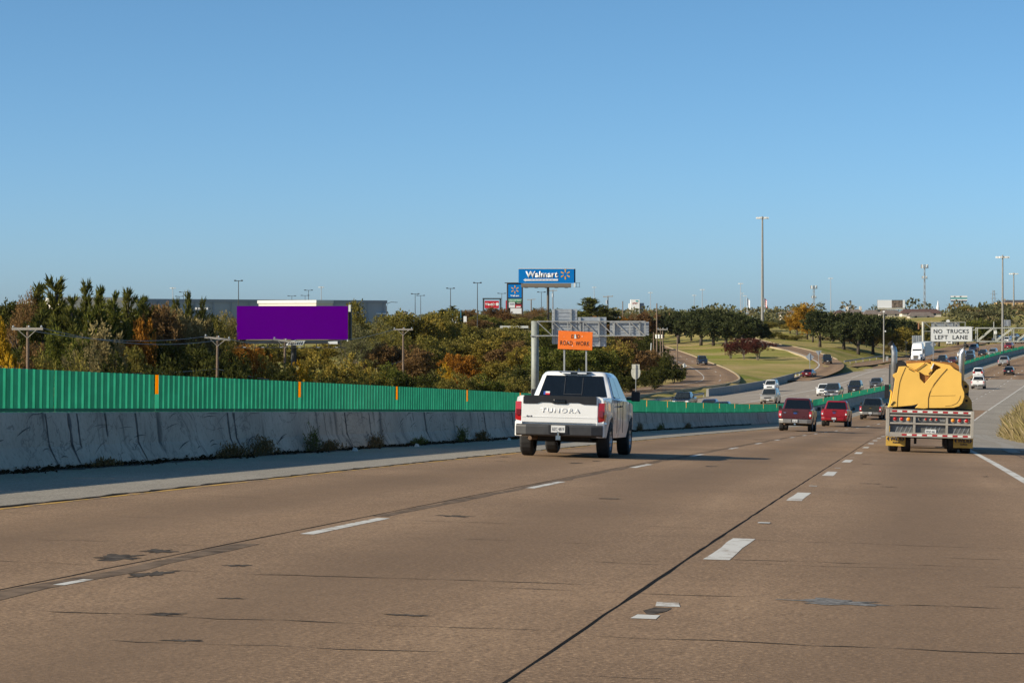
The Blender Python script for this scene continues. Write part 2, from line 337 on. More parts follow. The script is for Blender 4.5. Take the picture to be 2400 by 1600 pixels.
def ribbon(path, hw, name, m, parent, dz=.004, ragged=0.):
    dz *= .4
    """painted or filled strip on the road surface along (s, off) points"""
    mb = MB(); uv = []
    for i, (s, o) in enumerate(path):
        s0, o0 = path[max(i - 1, 0)]; s1, o1 = path[min(i + 1, len(path) - 1)]; L = math.hypot(s1 - s0, o1 - o0) or 1; tx, ty = (s1 - s0) / L, (o1 - o0) / L
        w_ = hw[i] if isinstance(hw, list) else hw
        for k in (-1, 1):
            q = w_ * (1 + random.uniform(-ragged, ragged)); a, b_ = s - ty * q * k, o + tx * q * k
            mb.v.append(tuple(rp(a, b_, dz))); uv.append((a, b_))
    mb.f = [(2 * i, 2 * i + 1, 2 * i + 3, 2 * i + 2) for i in range(len(path) - 1)]
    o = mb.build(name, m, parent, uv=uv); return o
def paintmat(name, c, worn, amount=.5):
    m, n, bs = mnodes(name); uv = coords(n, 'UV'); a = noise(n, 9, uv, 5, .7); b = noise(n, 1.3, uv, 3, .6)
    f = mixc(n, .5, a, b); k = ramp(n, f, [(.5 - amount * .12, 1.), (.56 - amount * .1, 0.)])
    n.links.new(mixc(n, k, lin(c), lin(worn)), bs.inputs['Base Color']); bs.inputs['Roughness'].default_value = .7; MATS[name] = m; return m
WHITE = paintmat('white_road_paint', (.6, .58, .53), (.30, .235, .17), .85); YEL = paintmat('yellow_road_paint', (.55, .31, .035), (.22, .15, .09), .45)
TAR = mat('joint_tar', (.014, .013, .012), .95, var=.3, spec=.05); TARS = mat('worn_tar', (.08, .067, .056), .95, var=.6, scale=11, spec=.05); STAIN = mat('tyre_stained_concrete', (.15, .108, .075), .9, var=.45, scale=5, spec=.1); CRK = mat('crack_dirt', (.06, .05, .042), .95, var=.5, scale=4, spec=.05)
for k in range(-1, 36):
    s0 = 32.3 + 12.19 * k - (12.19 if False else 0)
    ribbon([(s0, -5.1), (s0 + 1.5, -5.1), (s0 + 3.05, -5.1)], .065, 'lane_dash', WHITE, road if s0 < 262 else road_grey if s0 < 418 else road_far, .006, .1)
for k in range(0, 37):
    s0 = 18.5 + 12.19 * k
    ribbon([(s0, -1.47), (s0 + .8, -1.47), (s0 + 1.6, -1.47), (s0 + 2.4, -1.47), (s0 + 3.05, -1.47)], .095, 'lane_dash', WHITE, road if s0 < 262 else road_grey if s0 < 418 else road_far, .006, .1)
    if s0 > 24: ribbon([(s0 - 6.3, -1.47), (s0 - 6.1, -1.47)], .06, 'road_marker', mat('marker_white', (.6, .58, .53), .5), road, .02)
ribbon([(14.1, -1.42), (14.4, -1.42)], .07, 'worn_dash', WHITE, road, .006, .3); ribbon([(13.25, -1.45), (13.5, -1.45)], .07, 'worn_dash', WHITE, road, .006, .3); ribbon([(13.55, -1.45), (13.75, -1.45), (14.0, -1.4)], [.03, .08, .05], 'tar_patch', TARS, road, .0055, .5)
ribbon([(14.1, -5.12), (14.6, -5.12)], .035, 'worn_dash', WHITE, road, .006, .4)
def ln(o, s0, s1, step=6.): return [(s, o) for s in np.arange(s0, s1 + .1, step)]
ribbon(ln(-8.84, 6, 600, 3.), .042, 'yellow_edge_line', YEL, road, .006, .12)
ribbon(ln(1.95, 20, 262, 3.), .085, 'white_edge_line', WHITE, road, .006, .06); ribbon(ln(2.0, 262, 700), .085, 'white_edge_line', WHITE, road_grey, .006, .05)
def wob(o, s0, s1, step, amp): return [(s, o + random.uniform(-amp, amp)) for s in np.arange(s0, s1, step)]
ribbon(wob(-1.69, 5, 150, .7, .006), [(.008 if i < 14 else .013 if i < 30 else .012) * random.uniform(.6, 1.3) for i in range(210)], 'joint', TAR, road, .005); ribbon(wob(-1.69, 150, 420, 4, .01), .02, 'joint', TARS, road, .005, .3)
ribbon(wob(-5.32, 5, 150, .7, .006), .009, 'joint', TAR, road, .005, .5); ribbon(wob(-5.17, 5, 19, .8, .02), .09, 'worn_strip', STAIN, road, .0045, .4); ribbon(wob(-5.2, 23.5, 60, .8, .02), .07, 'worn_strip', STAIN, road, .0045, .5); ribbon(wob(-5.2, 60, 220, 3, .02), .06, 'worn_strip', STAIN, road, .0045, .5)
ribbon(wob(-8.98, 5, 160, .35, .025), .055, 'joint', TAR, road, .007, .85)
ribbon(wob(3.1, 20, 86, .8, .02), .02, 'joint', TARS, road, .005, .5)
# cracks across the slabs and dark repair spots
def crack(s, o0, o1, hw, m=None, name='crack', dz=.0052):
    m = m or CRK; n = max(3, int(abs(o1 - o0) / .16)); s_ = s; pts = []; ws = []
    for i in range(n + 1):
        pts.append((s_, o0 + (o1 - o0) * i / n)); s_ += random.uniform(-.05, .05); ws.append(.42 * hw * (random.choice([.1, .25, .4, .7, 1.1, 1.3]) if 0 < i < n else .05))
    return ribbon(pts, ws, name, m, road, dz)
for s, a, b_, hw in [(18.2, -8.9, -5.4, .016), (15.9, -8.9, -5.5, .018), (15.6, -5.0, -1.9, .03), (12.4, -4.6, -1.8, .035), (12.2, -1.6, 2.4, .03), (15.1, -2.7, -1.0, .025), (14.8, -.1, 2.0, .035), (18.6, -1.5, 2.0, .028), (17.8, -2.4, -1.75, .022), (18.1, -2.3, -1.8, .015), (18.2, -1.4, .6, .016), (21.4, -1.4, 1.9, .02), (20.1, -4.3, -2.6, .02), (22.9, -4.8, -3.6, .025), (23.2, -2.6, -1.8, .014), (24.6, -2.3, -1.7, .014), (26.4, -1.2, -.4, .014), (21.6, -2.4, -1.75, .02), (11.1, -3.8, -2.0, .02), (10.4, -1.5, .4, .02), (26.8, -8.5, -5.5, .014), (22, -8.8, -5.4, .014), (30.5, -4.8, -1.9, .013), (33.7, -1.5, 1.9, .013), (36, -8, -5.4, .013), (28.6, -4.4, -2.4, .016), (19.7, .2, 1.9, .022), (16.6, .4, 1.95, .025), (27.9, -.8, 1.6, .013)]: crack(s, a, b_, hw)
for i in range(34):
    s = random.uniform(34, 120); l = random.choice([-8.8, -5.2, -1.6]); a = l + random.uniform(0, 1.5); crack(s, a, a + random.uniform(.8, 2), random.uniform(.012, .03) * s / 40)
def blob(s, o, ls, lo, m, name='tar_patch', dz=.0022):
    n = 44; p1, p2, p3 = [random.uniform(0, 6.28) for _ in range(3)]; rad = [1 + .3 * math.sin(2 * 6.283 * i / n + p1) + .25 * math.sin(5 * 6.283 * i / n + p2) + .2 * math.sin(11 * 6.283 * i / n + p3) + random.uniform(-.16, .16) for i in range(n)]
    pts = [(s + ls * .8 * math.cos(2 * math.pi * i / n) * rad[i], o + lo * math.sin(2 * math.pi * i / n) * rad[i]) for i in range(n)]
    mb = MB(); mb.v = [tuple(rp(a, b_, dz)) for a, b_ in pts]; mb.f = [tuple(range(n))]; return mb.build(name, m, road, uv=pts)
GREYP = mat('grey_patch', (.17, .165, .16), .95, var=.55, scale=22, spec=.05)
blob(14.85, -.45, .22, .28, GREYP); blob(16.6, -5.6, .35, .16, TARS); blob(12.95, -2.72, .07, .09, TARS); blob(11.2, -3.45, .06, .08, TARS); blob(16.2, -4.6, .12, .07, TARS); blob(24, -4.55, .2, .14, TARS); blob(12.5, -3.95, .08, .1, TARS); blob(17.4, -5.55, .25, .1, TARS); blob(13.6, -3.9, .05, .06, TARS); blob(15.2, -4.9, .35, .08, TARS)
for i in range(24): blob(random.uniform(25, 110), random.choice([-8, -6, -4, -3, -.5, 1]) + random.uniform(-.5, .5), random.uniform(.1, .4), random.uniform(.05, .16), random.choice([TARS, TARS, STAIN]))
RUB = mat('rubbered_concrete', (.2, .17, .14), .8, var=.2)
for o0, ph in ((3.6, 0), (4.35, .8)):       # curved tyre tracks on the right shoulder
    ribbon([(s, o0 + 1.1 * math.sin((s - 92) / 26 + ph) * math.exp(-abs(s - 100) / 40)) for s in range(80, 170, 3)], .22, 'tyre_track', mat('scuffed_shoulder', (.29, .262, .222), .85, var=.15, scale=3), road, .006, .3)
# opposite carriageway markings
for o in (-21.1, -24.7):
    for k in range(0, 34):
        s0 = 180 + 12.19 * k; ribbon([(s0, o), (s0 + 3.05, o)], .1, 'lane_dash', WHITE, opp, .006)
ribbon(ln(-17.4, 100, 700), .08, 'yellow_edge_line', YEL, opp, .006); ribbon(ln(-28.4, 100, 300), .1, 'white_edge_line', WHITE, opp, .006, .3); ribbon(ln(-28.6, 300, 420), .12, 'white_edge_line', WHITE, opp, .006, .2); ribbon(ln(-29.6, 430, 700), .1, 'white_edge_line', WHITE, opp, .006, .2)

# ---- ramps with kerbs
KERB = mat('pale_kerb', (.40, .32, .2), .85, var=.15); 
def rampmesh(L, hw, name, m, kl=True, kr=True, dz=.02, kend=1.):
    mb = MB(); uv = []; A = side(L, -hw); B = side(L, hw); d = 0
    for i, (a, b_) in enumerate(zip(A, B)):
        if i: d += (L[i] - L[i - 1]).length
        z = L[i].z + dz
        for q, t in ((a, -hw), (a * .5 + b_ * .5, 0), (b_, hw)): mb.v.append((q.x, q.y, z)); uv.append((d, t))
    mb.f = [(3 * i + j, 3 * i + j + 1, 3 * i + j + 4, 3 * i + j + 3) for i in range(len(L) - 1) for j in (0, 1)]
    o = struct(name, mb, m, uv=uv)
    for on, sg in ((kl, -1), (kr, 1)):
        if on:
            k = MB(); k.loft([[(p.x, p.y, l.z + z) for p, z in ((side(L, sg * hw)[i], -.35), (side(L, sg * hw)[i], .13), (side(L, sg * (hw + .28))[i], .13), (side(L, sg * (hw + .28))[i], -.35))] for i, l in enumerate(L[:int(len(L) * kend)])]); k.build('kerb', KERB, o)
    return o
r1 = rampmesh(RAMP1, 4.4, 'frontage_road', PAVE, True, False); r2 = rampmesh(RAMP2, 2.6, 'slip_road', PAVE, True, True, .02, .72); r3 = rampmesh(RAMP3, 2.9, 'exit_road', PAVE, False, False)
def pathline(L, off, hw, name, parent, dash=None):
    P = side(L, off); A = side(L, off - hw); B = side(L, off + hw); i = 0
    while i < len(P) - 1:
        j = min(i + (dash[0] if dash else len(P)), len(P) - 1); mb = MB()
        mb.v = [(q.x, q.y, L[k].z + .03) for k in range(i, j + 1) for q in (A[k], B[k])]; mb.f = [(2 * t, 2 * t + 1, 2 * t + 3, 2 * t + 2) for t in range(j - i)]
        mb.build(name, WHITE, parent, uv=[(0, 0)] * len(mb.v)); i = j + (dash[1] if dash else 1)
pathline(RAMP1, 1.4, .06, 'lane_line', r1); pathline(RAMP1, -1.6, .07, 'lane_dash', r1, (1, 3)); pathline(RAMP2[len(RAMP2) // 2:], 2.2, .12, 'edge_line', r2)

# ---- median barrier and green glare screen
def barriermat():
    m, n, bs = mnodes('stained_barrier_concrete'); v = coords(n); st = coords(n, scale=(.9, .9, .16)); ob = coords(n, scale=(1, 1, 1.6), rot=(0, .5, .3))
    a = noise(n, .7, v, 5, .6); b = noise(n, 1.6, st, 4, .6, .3); c_ = noise(n, .55, ob, 5, .6, 1.2); sp = noise(n, 14, v, 3, .6)
    c = mixc(n, ramp(n, a, [(.3, 0.), (.7, 1.)]), lin((.36, .30, .235)), lin((.52, .45, .36))); c = mixc(n, ramp(n, b, [(.58, 0.), (.70, .8)]), c, lin((.03, .029, .028)))
    c = mixc(n, ramp(n, c_, [(.488, 0.), (.498, .5), (.502, .5), (.512, 0.)]), c, lin((.06, .058, .056))); c = mixc(n, ramp(n, sp, [(.3, .3), (.5, 0.)]), c, lin((.1, .1, .09)))
    n.links.new(c, bs.inputs['Base Color']); bs.inputs['Roughness'].default_value = .9; bump(n, bs, sp, .4, .02); return m
BARR = barriermat(); BC = -12.81
prof = [(.31, -.02), (.31, .07), (.17, .33), (.105, .82), (.085, .84), (-.085, .84), (-.105, .82), (-.17, .33), (-.31, .07), (-.31, -.02)]
bar = thing('concrete_median_barrier', 'stained grey concrete median wall running along the left shoulder under the green screen', 'barrier')
s0 = 8.
while s0 < 760:
    L = 9.1 if s0 < 300 else 18.2; ss = np.linspace(s0 + .012, s0 + L - .012, 4)
    MB().loft([[tuple(rp(s, BC + a, 0) + Vector((0, 0, z))) for a, z in prof] for s in ss]).build('barrier_segment', BARR, bar); s0 += L
def screenmat():
    m = bpy.data.materials.new('green_plastic_screen'); m.use_nodes = True; n = m.node_tree; n.nodes.remove(n.nodes['Principled BSDF'])
    v = coords(n); f = noise(n, 2.5, v, 4, .6); c = mixc(n, ramp(n, f, [(.3, 0.), (.7, 1.)]), lin((.016, .25, .135)), lin((.026, .34, .19)))
    geo = noise(n, .8, coords(n, scale=(1, 1, .3)), 4, .6); c = mixc(n, ramp(n, geo, [(.55, 0.), (.75, .25)]), c, lin((.05, .2, .12)))
    d = n.nodes.new('ShaderNodeBsdfDiffuse'); t = n.nodes.new('ShaderNodeBsdfTranslucent'); gl = n.nodes.new('ShaderNodeBsdfGlossy'); gl.inputs['Roughness'].default_value = .45
    mx = n.nodes.new('ShaderNodeMixShader'); mx.inputs[0].default_value = .52; m2 = n.nodes.new('ShaderNodeMixShader'); m2.inputs[0].default_value = .05
    for q in (d, t): n.links.new(c, q.inputs[0])
    n.links.new(d.outputs[0], mx.inputs[1]); n.links.new(t.outputs[0], mx.inputs[2]); n.links.new(mx.outputs[0], m2.inputs[1]); n.links.new(gl.outputs[0], m2.inputs[2]); n.links.new(m2.outputs[0], n.nodes['Material Output'].inputs[0]); return m
SCR = screenmat(); PL = 4.9
def panel_mesh(per, H=.63, dep=.045, gap=0.):
    pts = []; x = .01 + gap; per = (PL - .03 - gap) / round((PL - .03) / per)
    while x < PL - per + .001:
        for fx, d in ((0, 0), (.34, 0), (.46, 1), (.6, 1), (.66, .35), (.72, 1), (.88, 1)): pts.append((x + fx * per, (d - .5) * dep))
        x += per
    pts.append((PL - .01, -.5 * dep)); mb = MB()
    for x, y in pts: mb.v += [(x, y, .0), (x, y, H)]
    mb.f = [(2 * i, 2 * i + 2, 2 * i + 3, 2 * i + 1) for i in range(len(pts) - 1)]
    if gap: mb.quad((.01, -.5 * dep, 0), (gap + .01, -.5 * dep, 0), (gap + .01, -.5 * dep, .3), (.01, -.5 * dep, .3))
    k = len(mb.v); mb.box((PL / 2, -.03, .03), (PL - .02, .02, .05))
    me = bpy.data.meshes.new('screen_panel'); me.from_pydata(mb.v, [], mb.f); me.materials.append(SCR); return me
PM = panel_mesh((PL - .03) / 16); PMF = panel_mesh((PL - .03) / 8); PMG = panel_mesh((PL - .03) / 16, gap=.15); PMFG = panel_mesh((PL - .03) / 8, gap=.15)
rm = MB().box((.085, -.04, .465), (.145, .012, .33)); ORG = leafmat('amber_reflector', (.98, .5, .012), (1., .58, .02), None, .55)
rme = bpy.data.meshes.new('reflector'); rme.from_pydata(rm.v, [], rm.f); rme.materials.append(ORG)
scr = thing('glare_screen', 'green corrugated plastic glare screen with amber reflectors on top of the median wall', 'screen')
k = 0; s0 = 39.8 - 4.9 * 6
while s0 < 740:
    a = rp(s0, BC, .84); b_ = rp(s0 + PL, BC, .84); x = (b_ - a).normalized(); y = Vector((-x.y, x.x, 0)).normalized(); z = x.cross(y)
    o = link('screen_panel', (PM if s0 < 230 else PMF) if k % 2 else (PMG if s0 < 230 else PMFG), SCR, scr); o.matrix_world = Matrix(((x.x, y.x, z.x, a.x), (x.y, y.y, z.y, a.y), (x.z, y.z, z.z, a.z), (0, 0, 0, 1)))
    if k % 2 == 0: r_ = link('reflector', rme, ORG, o); r_.location = (.0, 0, 0)
    s0 += PL; k += 1

# drip stains at the joints, tyre scuffs and dead leaves along the wall
DRIP = mat('black_drip_stain', (.12, .112, .105), .95, var=.5, scale=6, spec=.05)
def wallpt(s, z): return rp(s, BC + .006 + float(np.interp(z, [.07, .33, .82], [.31, .17, .105]))) + Vector((0, 0, z))
def drip(s, wd, z0=.06):
    zs = np.linspace(.82, z0, 9); mb = MB(); c = s
    for i, z in enumerate(zs):
        q = wd * random.uniform(.35, 1.15) * (1 - .6 * i / 8) + .008; c += random.uniform(-.012, .012)
        mb.v += [tuple(wallpt(c - q, z)), tuple(wallpt(c + q, z))]
    mb.f = [(2 * i, 2 * i + 1, 2 * i + 3, 2 * i + 2) for i in range(8)]; mb.build('drip_stain', DRIP, bar)
for s in np.arange(26.2, 150, 9.1): drip(s, .07, .07)
for i in range(30): s = 30 + 110 * random.random() ** 1.3; drip(s, random.uniform(.01, .05), random.choice([.07, .07, .3, .45, .6]))
mb = MB()
for i in range(110):
    s = 28 + 90 * random.random() ** 1.4; z = random.uniform(.12, .8); L = random.uniform(.15, .9); dz_ = random.uniform(-.02, .16) * L / .5; n = 5; h_ = random.uniform(.003, .011); k0 = len(mb.v)
    for j in range(n + 1):
        f = j / n; zz = min(.81, max(.08, z + dz_ * f + .02 * math.sin(3 * f))); w_ = h_ * math.sin(math.pi * (f * .9 + .05)); mb.v += [tuple(wallpt(s + L * f, zz - w_) ), tuple(wallpt(s + L * f, zz + w_))]
    mb.f += [(k0 + 2 * j, k0 + 2 * j + 1, k0 + 2 * j + 3, k0 + 2 * j + 2) for j in range(n)]
o = mb.build('scuff_marks', DRIP, bar); o['kind'] = 'stuff'
# ------------------------------------------------------------------ vehicles
BLACK = mat('black_plastic', (.012, .012, .013), .45, var=.2); RUBBER = mat('tyre_rubber', (.022, .022, .023), .85, var=.3, scale=9); DARK = mat('underbody', (.015, .014, .013), .8, var=.4); GLASS = mat('tinted_glass', (.006, .009, .013), .06, var=.1, spec=.6)
GLASSC = mat('windscreen_glass', (.02, .026, .03), .05, var=.2, spec=.6); RED = mat('red_lamp', (.42, .012, .014), .18, var=.15, coat=.6); REDD = mat('dark_red_lamp', (.16, .006, .01), .2, coat=.6); AMB = mat('amber_lamp', (.8, .28, .02), .25); LAMP = mat('clear_lamp', (.72, .74, .76), .15, var=.1, coat=.5)
CHROME = mat('chrome', (.75, .75, .76), .14, 1., var=.08); ALU = mat('alloy_rim', (.5, .5, .51), .3, .9); PLATE = mat('plate_white', (.62, .63, .62), .4); INK = mat('dark_ink', (.03, .03, .05), .5); STEELG = mat('galvanised_steel', (.43, .44, .43), .5, .35, var=.18, scale=3)
def paint(name, c, metal=.0, rough=.28): return mat(name, c, rough, metal, var=.05, scale=2, coat=.8)
def arch(y0, y1, wheels, r, cl, n=9):      # stations along the length with the lower edge rising over the wheels
    st = [(y0, cl)]
    for yc, zc in wheels:
        st += [(yc + r * math.cos(math.pi * (1 - i / n)), max(cl, zc + r * math.sin(math.pi * i / n))) for i in range(n + 1)]
        st.insert(len(st) - n - 1, (yc - r - .01, cl)); st.append((yc + r + .01, cl))
    st.append((y1, cl)); return st
def body(mb, stations, top, hw, zlo, zhi, shoulder=.93):
    secs = []
    for y, zb in stations:
        zt = top(y); h = hw(y); q = []
        for t in (0, .12, .35, .6, .82, .95, 1):
            z = zb + (zt - zb) * t; k = (z - zlo) / (zhi - zlo); x = h * np.interp(k, [0, .25, .55, .85, 1], [.955, .99, 1, .985, .955])
            if t == 1: x *= shoulder
            q.append((x, y, z))
        secs.append(q + [(-x, y, z) for x, y, z in q[::-1]])
    return mb.loft(secs)
def rrect(hx, y0, y1, r, z):
    o = []
    for cx, cy, a0 in ((hx - r, y1 - r, 0), (-hx + r, y1 - r, 90), (-hx + r, y0 + r, 180), (hx - r, y0 + r, 270)):
        o += [(cx + r * math.cos(R(a0 + a)), cy + r * math.sin(R(a0 + a)), z) for a in (0, 45, 90)]
    return o
def cabin(root, pm, b, t, zb, zt, rr=.1, glass=GLASS, side_split=(.5,), front=True, rear=True):
    """b, t = (half width, y rear, y front) at belt and roof"""
    mb = MB(); L = []
    for k, ins in ((0, 0), (.5, 0), (.84, 0), (.94, .035), (.985, .09), (1., .2)):
        f = lambda i: b[i] + (t[i] - b[i]) * min(k, .9)
        L.append(rrect(f(0) - ins, f(1) + ins, f(2) - ins, rr, zb + (zt - zb) * k))
    mb.loft(L).build('cabin', pm, root, smooth='auto')
    def P(u, k, face):                        # u across the face 0..1, k up 0..1
        h = b[0] + (t[0] - b[0]) * k; y0 = b[1] + (t[1] - b[1]) * k; y1 = b[2] + (t[2] - b[2]) * k; z = zb + (zt - zb) * k; e = .012
        if face == 'rear': return (-h + 2 * h * u, y0 - e, z)
        if face == 'front': return (-h + 2 * h * u, y1 + e, z)
        return ((h + e) if face == 'right' else (-h - e), y0 + (y1 - y0) * u, z)
    def pane(face, u0, u1, k0, k1, nm, g=glass): MB().quad(P(u0, k0, face), P(u1, k0, face), P(u1, k1, face), P(u0, k1, face)).build(nm, g, root)
    if rear: pane('rear', .07, .93, .06, .84, 'rear_window')
    if front: pane('front', .06, .94, .04, .86, 'windscreen', GLASSC)
    cuts = [.05] + list(side_split) + [.93]
    for fc in ('left', 'right'):
        for i in range(len(cuts) - 1): pane(fc, cuts[i] + .012, cuts[i + 1] - .012, .07, .82, 'side_window')
def wheels(root, ys, track, r, wd, near=True, rim=ALU):
    tp = [(r * .62, -wd / 2), (r * .9, -wd / 2), (r * .985, -wd * .4), (r, -wd * .3), (r, wd * .3), (r * .985, wd * .4), (r * .9, wd / 2), (r * .62, wd / 2)]
    for y in ys:
        for sg in (-1, 1):
            mb = MB().lathe(tp, n=22); o = mb.build('wheel', RUBBER, root, smooth=False); o.location = (sg * (track - wd / 2), y, r)
            q = MB(); q.lathe([(.02, wd * .36), (r * .2, wd * .38), (r * .58, wd * .3), (r * .64, wd * .48)], n=20)
            for i in range(6):
                a = i * math.pi / 3; q.box((wd * .4, r * .36 * math.cos(a), r * .36 * math.sin(a)), (.04, .05 + r * .1 * abs(math.sin(a)), .05 + r * .1 * abs(math.cos(a))))
            qq = q.build('rim', rim, o)
            if sg < 0: qq.scale = (-1, 1, 1)
def vehicle(name, label, cat, m4, group=None): return thing(name, label, cat, mat4=m4, group=group)

def pickup(label, m4, pm, bumper, L=5.9, W=2.02, H=1.93, tg=(.74, 1.28), kind='plain', light=RED, near=True, group=None, name='pickup_truck', facing=1, cargo=False, grille=CHROME):
    t = vehicle(name, label, 'pickup truck', m4, group); hw = W / 2; r = .405; ya, yb = 1.22, L - .98; rail = 1.31; cab0, cab1 = 2.02, 4.45
    st = [(.10, .52)] + arch(.14, L - .22, [(ya, r), (yb, r)], .49, .42) + [(L - .12, .55), (L - .04, .6)]; st = [(y, max(z, .56) if y < .7 else z) for y, z in st]
    top = lambda y: np.interp(y, [0, cab0 - .02, cab0, cab1, cab1 + .15, L - .4, L - .05, L], [rail, rail, 1.3, 1.28, 1.24, 1.16, 1.08, .98])
    bw = lambda y: hw * np.interp(y, [0, .15, .5, ya - .5, ya, ya + .5, yb - .5, yb, L - .5, L - .1, L], [.93, .955, .965, .965, 1, .965, .965, 1, .97, .9, .86])
    body(MB(), st, top, bw, .4, 1.33).build('body', pm, t, smooth='auto')
    MB().box((0, L / 2, .5), (W * .6, L * .86, .3)).box((0, ya, .4), (W * .8, .16, .16)).box((0, yb, .4), (W * .8, .16, .16)).box((0, .5, .62), (W * .75, .7, .2)).build('underbody', DARK, t)
    cabin(t, pm, (hw * .9, cab0, cab1 + .28), (hw * .70, cab0 + .32, cab1 - .62), 1.26, H, .1, GLASS, (.46,))
    wheels(t, (ya, yb), hw * .97, r, .28, near)
    for sg in (-1, 1):                        # door gaps, handles, mirrors
        for y in (cab0 + .12, 3.2, cab1 - .05): MB().box((sg * hw * .985, y, .88), (.012, .012, .7)).build('door_gap', BLACK, t)
        for y in (3.08, 4.05 - .75): MB().box((sg * hw * .99, y - .3, 1.12), (.03, .16, .035)).build('door_handle', BLACK, t)
        m = MB().box((sg * (hw + .16), cab1 - .28, 1.36), (.2, .1, .23)).box((sg * (hw + .02), cab1 - .28, 1.3), (.16, .05, .06)).build('side_mirror', BLACK, t, bevel=.02)
        MB().lathe([(.49, -.01), (.53, -.01), (.53, .03), (.49, .03)], (sg * hw * .985 - (.01 if sg > 0 else .01), ya, r + .0), n=24)  # (shape kept simple: arch lip is in the body)
    # bed, tailgate, lamps, bumper
    MB().box((0, (cab0 + .12) / 2, rail - .03), (W * .78, cab0 - .25, .05)).build('bed_cover', BLACK, t)
    g_ = MB(); z0, z1 = tg; hwt = hw * (.82 if kind == 'tundra' else .775)
    g_.loft([[(x, y, z) for x, z in ((-hwt, z0), (hwt, z0), (hwt, z1), (-hwt, z1))] for y, in ((.12,), (.06,))], True)
    tgm = g_.build('tailgate', pm, t, bevel=.012)
    MB().box((0, .058, z0 + .12), (hwt * 1.96, .012, .015)).build('crease', pm, tgm)
    if kind == 'plain': MB().box((0, .045, 1.16), (.3, .03, .07)).build('handle', BLACK, tgm)
    for sg in (-1, 1):
        a, c = sg * hw * (.83 if kind == 'tundra' else .785), sg * hw * .955
        lm = MB().loft([[(a, .075, z0 + .03), (c, .105, z0 + .05), (sg * hw * .97, .26, z0 + .06), (a, .3, z0 + .03)], [(a, .06, z1 - .35), (c, .09, z1 - .35), (sg * hw * .985, .27, z1 - .34), (a, .3, z1 - .35)], [(a, .075, z1 - .1), (c, .105, z1 - .1), (sg * hw * .965, .27, z1 - .1), (a, .3, z1 - .1)]])
        q = lm.build('tail_lamp', light, t); MB().box((sg * hw * (.885 if kind == 'tundra' else .865), .06, (z0 + z1) / 2 - .06), (hw * .09, .02, .13)).build('reversing_lamp', LAMP if kind != 'tundra' else REDD, q)
    if bumper is not None:
        bz = .58; b_ = MB()
        sec = lambda x, y: [(x, y, bz - .13), (x, y - .05, bz - .10), (x, y - .06, bz + .09), (x, y, bz + .13), (x, y + .12, bz + .13), (x, y + .12, bz - .13)]
        b_.loft([sec(-hw * .93, .09), sec(-hw * .7, .0), sec(-.3, -.02), sec(.3, -.02), sec(hw * .7, .0), sec(hw * .93, .09)])
        bp = b_.build('bumper', bumper, t, bevel=.015); MB().box((0, -.088, bz + .02), (.42, .012, .17)).build('plate_recess', BLACK, bp)
        pl = MB().box((0, -.1, bz + .03), (.3, .012, .15)).build('number_plate', PLATE, t); lettering('BZC 4819', INK, pl, (0, -.107, bz + .025), wd=.25, h=.07, ext=.002)
        MB().cyl((-.62, -.02, .4), (-.5, .7, .42), .045, 10).build('exhaust_pipe', mat('rusty_pipe', (.16, .1, .06), .6, .5), t)
        MB().box((0, .0, .42), (.1, .16, .09)).cyl((0, -.1, .46), (0, -.1, .55), .027, 10).build('tow_hitch', CHROME, t)
    # roof lamp strip and front end
    MB().box((0, cab0 + .42, H - .045), (.5, .1, .035)).build('roof_brake_lamp', BLACK if kind == 'tundra' else REDD, t)
    MB().box((0, L - .02, .86), (W * .5, .06, .3)).build('grille', grille, t); MB().box((0, L + .02, .86), (W * .42, .04, .2)).build('grille_mesh', BLACK, t)
    for sg in (-1, 1): MB().box((sg * hw * .72, L - .09, .93), (hw * .32, .14, .17)).build('headlamp', LAMP, t, bevel=.03)
    MB().box((0, L - .02, .54), (W * .88, .16, .2)).build('front_bumper', grille, t, bevel=.03); MB().box((0, L + .07, .56), (.3, .012, .14)).build('front_plate', PLATE, t)
    if cargo:
        MB().box((-.25, .9, 1.36), (.9, 1.1, .22)).box((.35, 1.1, 1.42), (.4, .8, .3)).build('load', mat('dark_load', (.05, .05, .05), .8, var=.6, scale=4), t)
    return t, tgm

WHITEP = paint('white_paint', (.78, .78, .77)); MAROON = paint('maroon_paint', (.075, .012, .014)); REDP = paint('red_paint', (.24, .006, .012)); GREEND = paint('dark_green_paint', (.03, .035, .032), .3); SILVER = paint('silver_paint', (.42, .42, .41), .5); BLACKP = paint('black_paint', (.012, .013, .016)); NAVY = paint('navy_paint', (.02, .03, .06), .3); GREYP_ = paint('grey_paint', (.09, .095, .1), .4); BEIGE = paint('champagne_paint', (.45, .42, .36), .4); DKRED = paint('dark_red_paint', (.1, .012, .016), .2); BLUEP = paint('blue_paint', (.03, .06, .16), .3)
DGREY = mat('dark_grey_bumper', (.04, .041, .044), .5, var=.15)
# the white truck in the left lane
tun, tgm = pickup('white pickup truck with raised letters on its tailgate beside the left shoulder', rmat(51.2, -7.47), WHITEP, DGREY, kind='tundra', H=1.88, light=RED)
lettering('TUNDRA', WHITEP, tgm, (.02, .058, 1.0), wd=.86, h=.1, ext=.0035, bold=.03, sp=1.2); lettering('4x4', INK, tgm, (-.66, .052, .87), wd=.13, h=.035, ext=.004, bold=.03)
cap = MB(); P_ = [(-.79, 1.29), (-.79, 1.14), (-.5, 1.145), (-.4, 1.175), (-.2, 1.175), (-.14, 1.145), (.14, 1.145), (.2, 1.175), (.4, 1.175), (.5, 1.145), (.79, 1.14), (.79, 1.29)]
cap.prism(P_, .04, .1).build('tailgate_cap', BLACK, tgm); MB().box((0, .03, 1.195), (.26, .03, .085)).build('handle', mat('gloss_black', (.008, .008, .009), .15), tgm, bevel=.015)
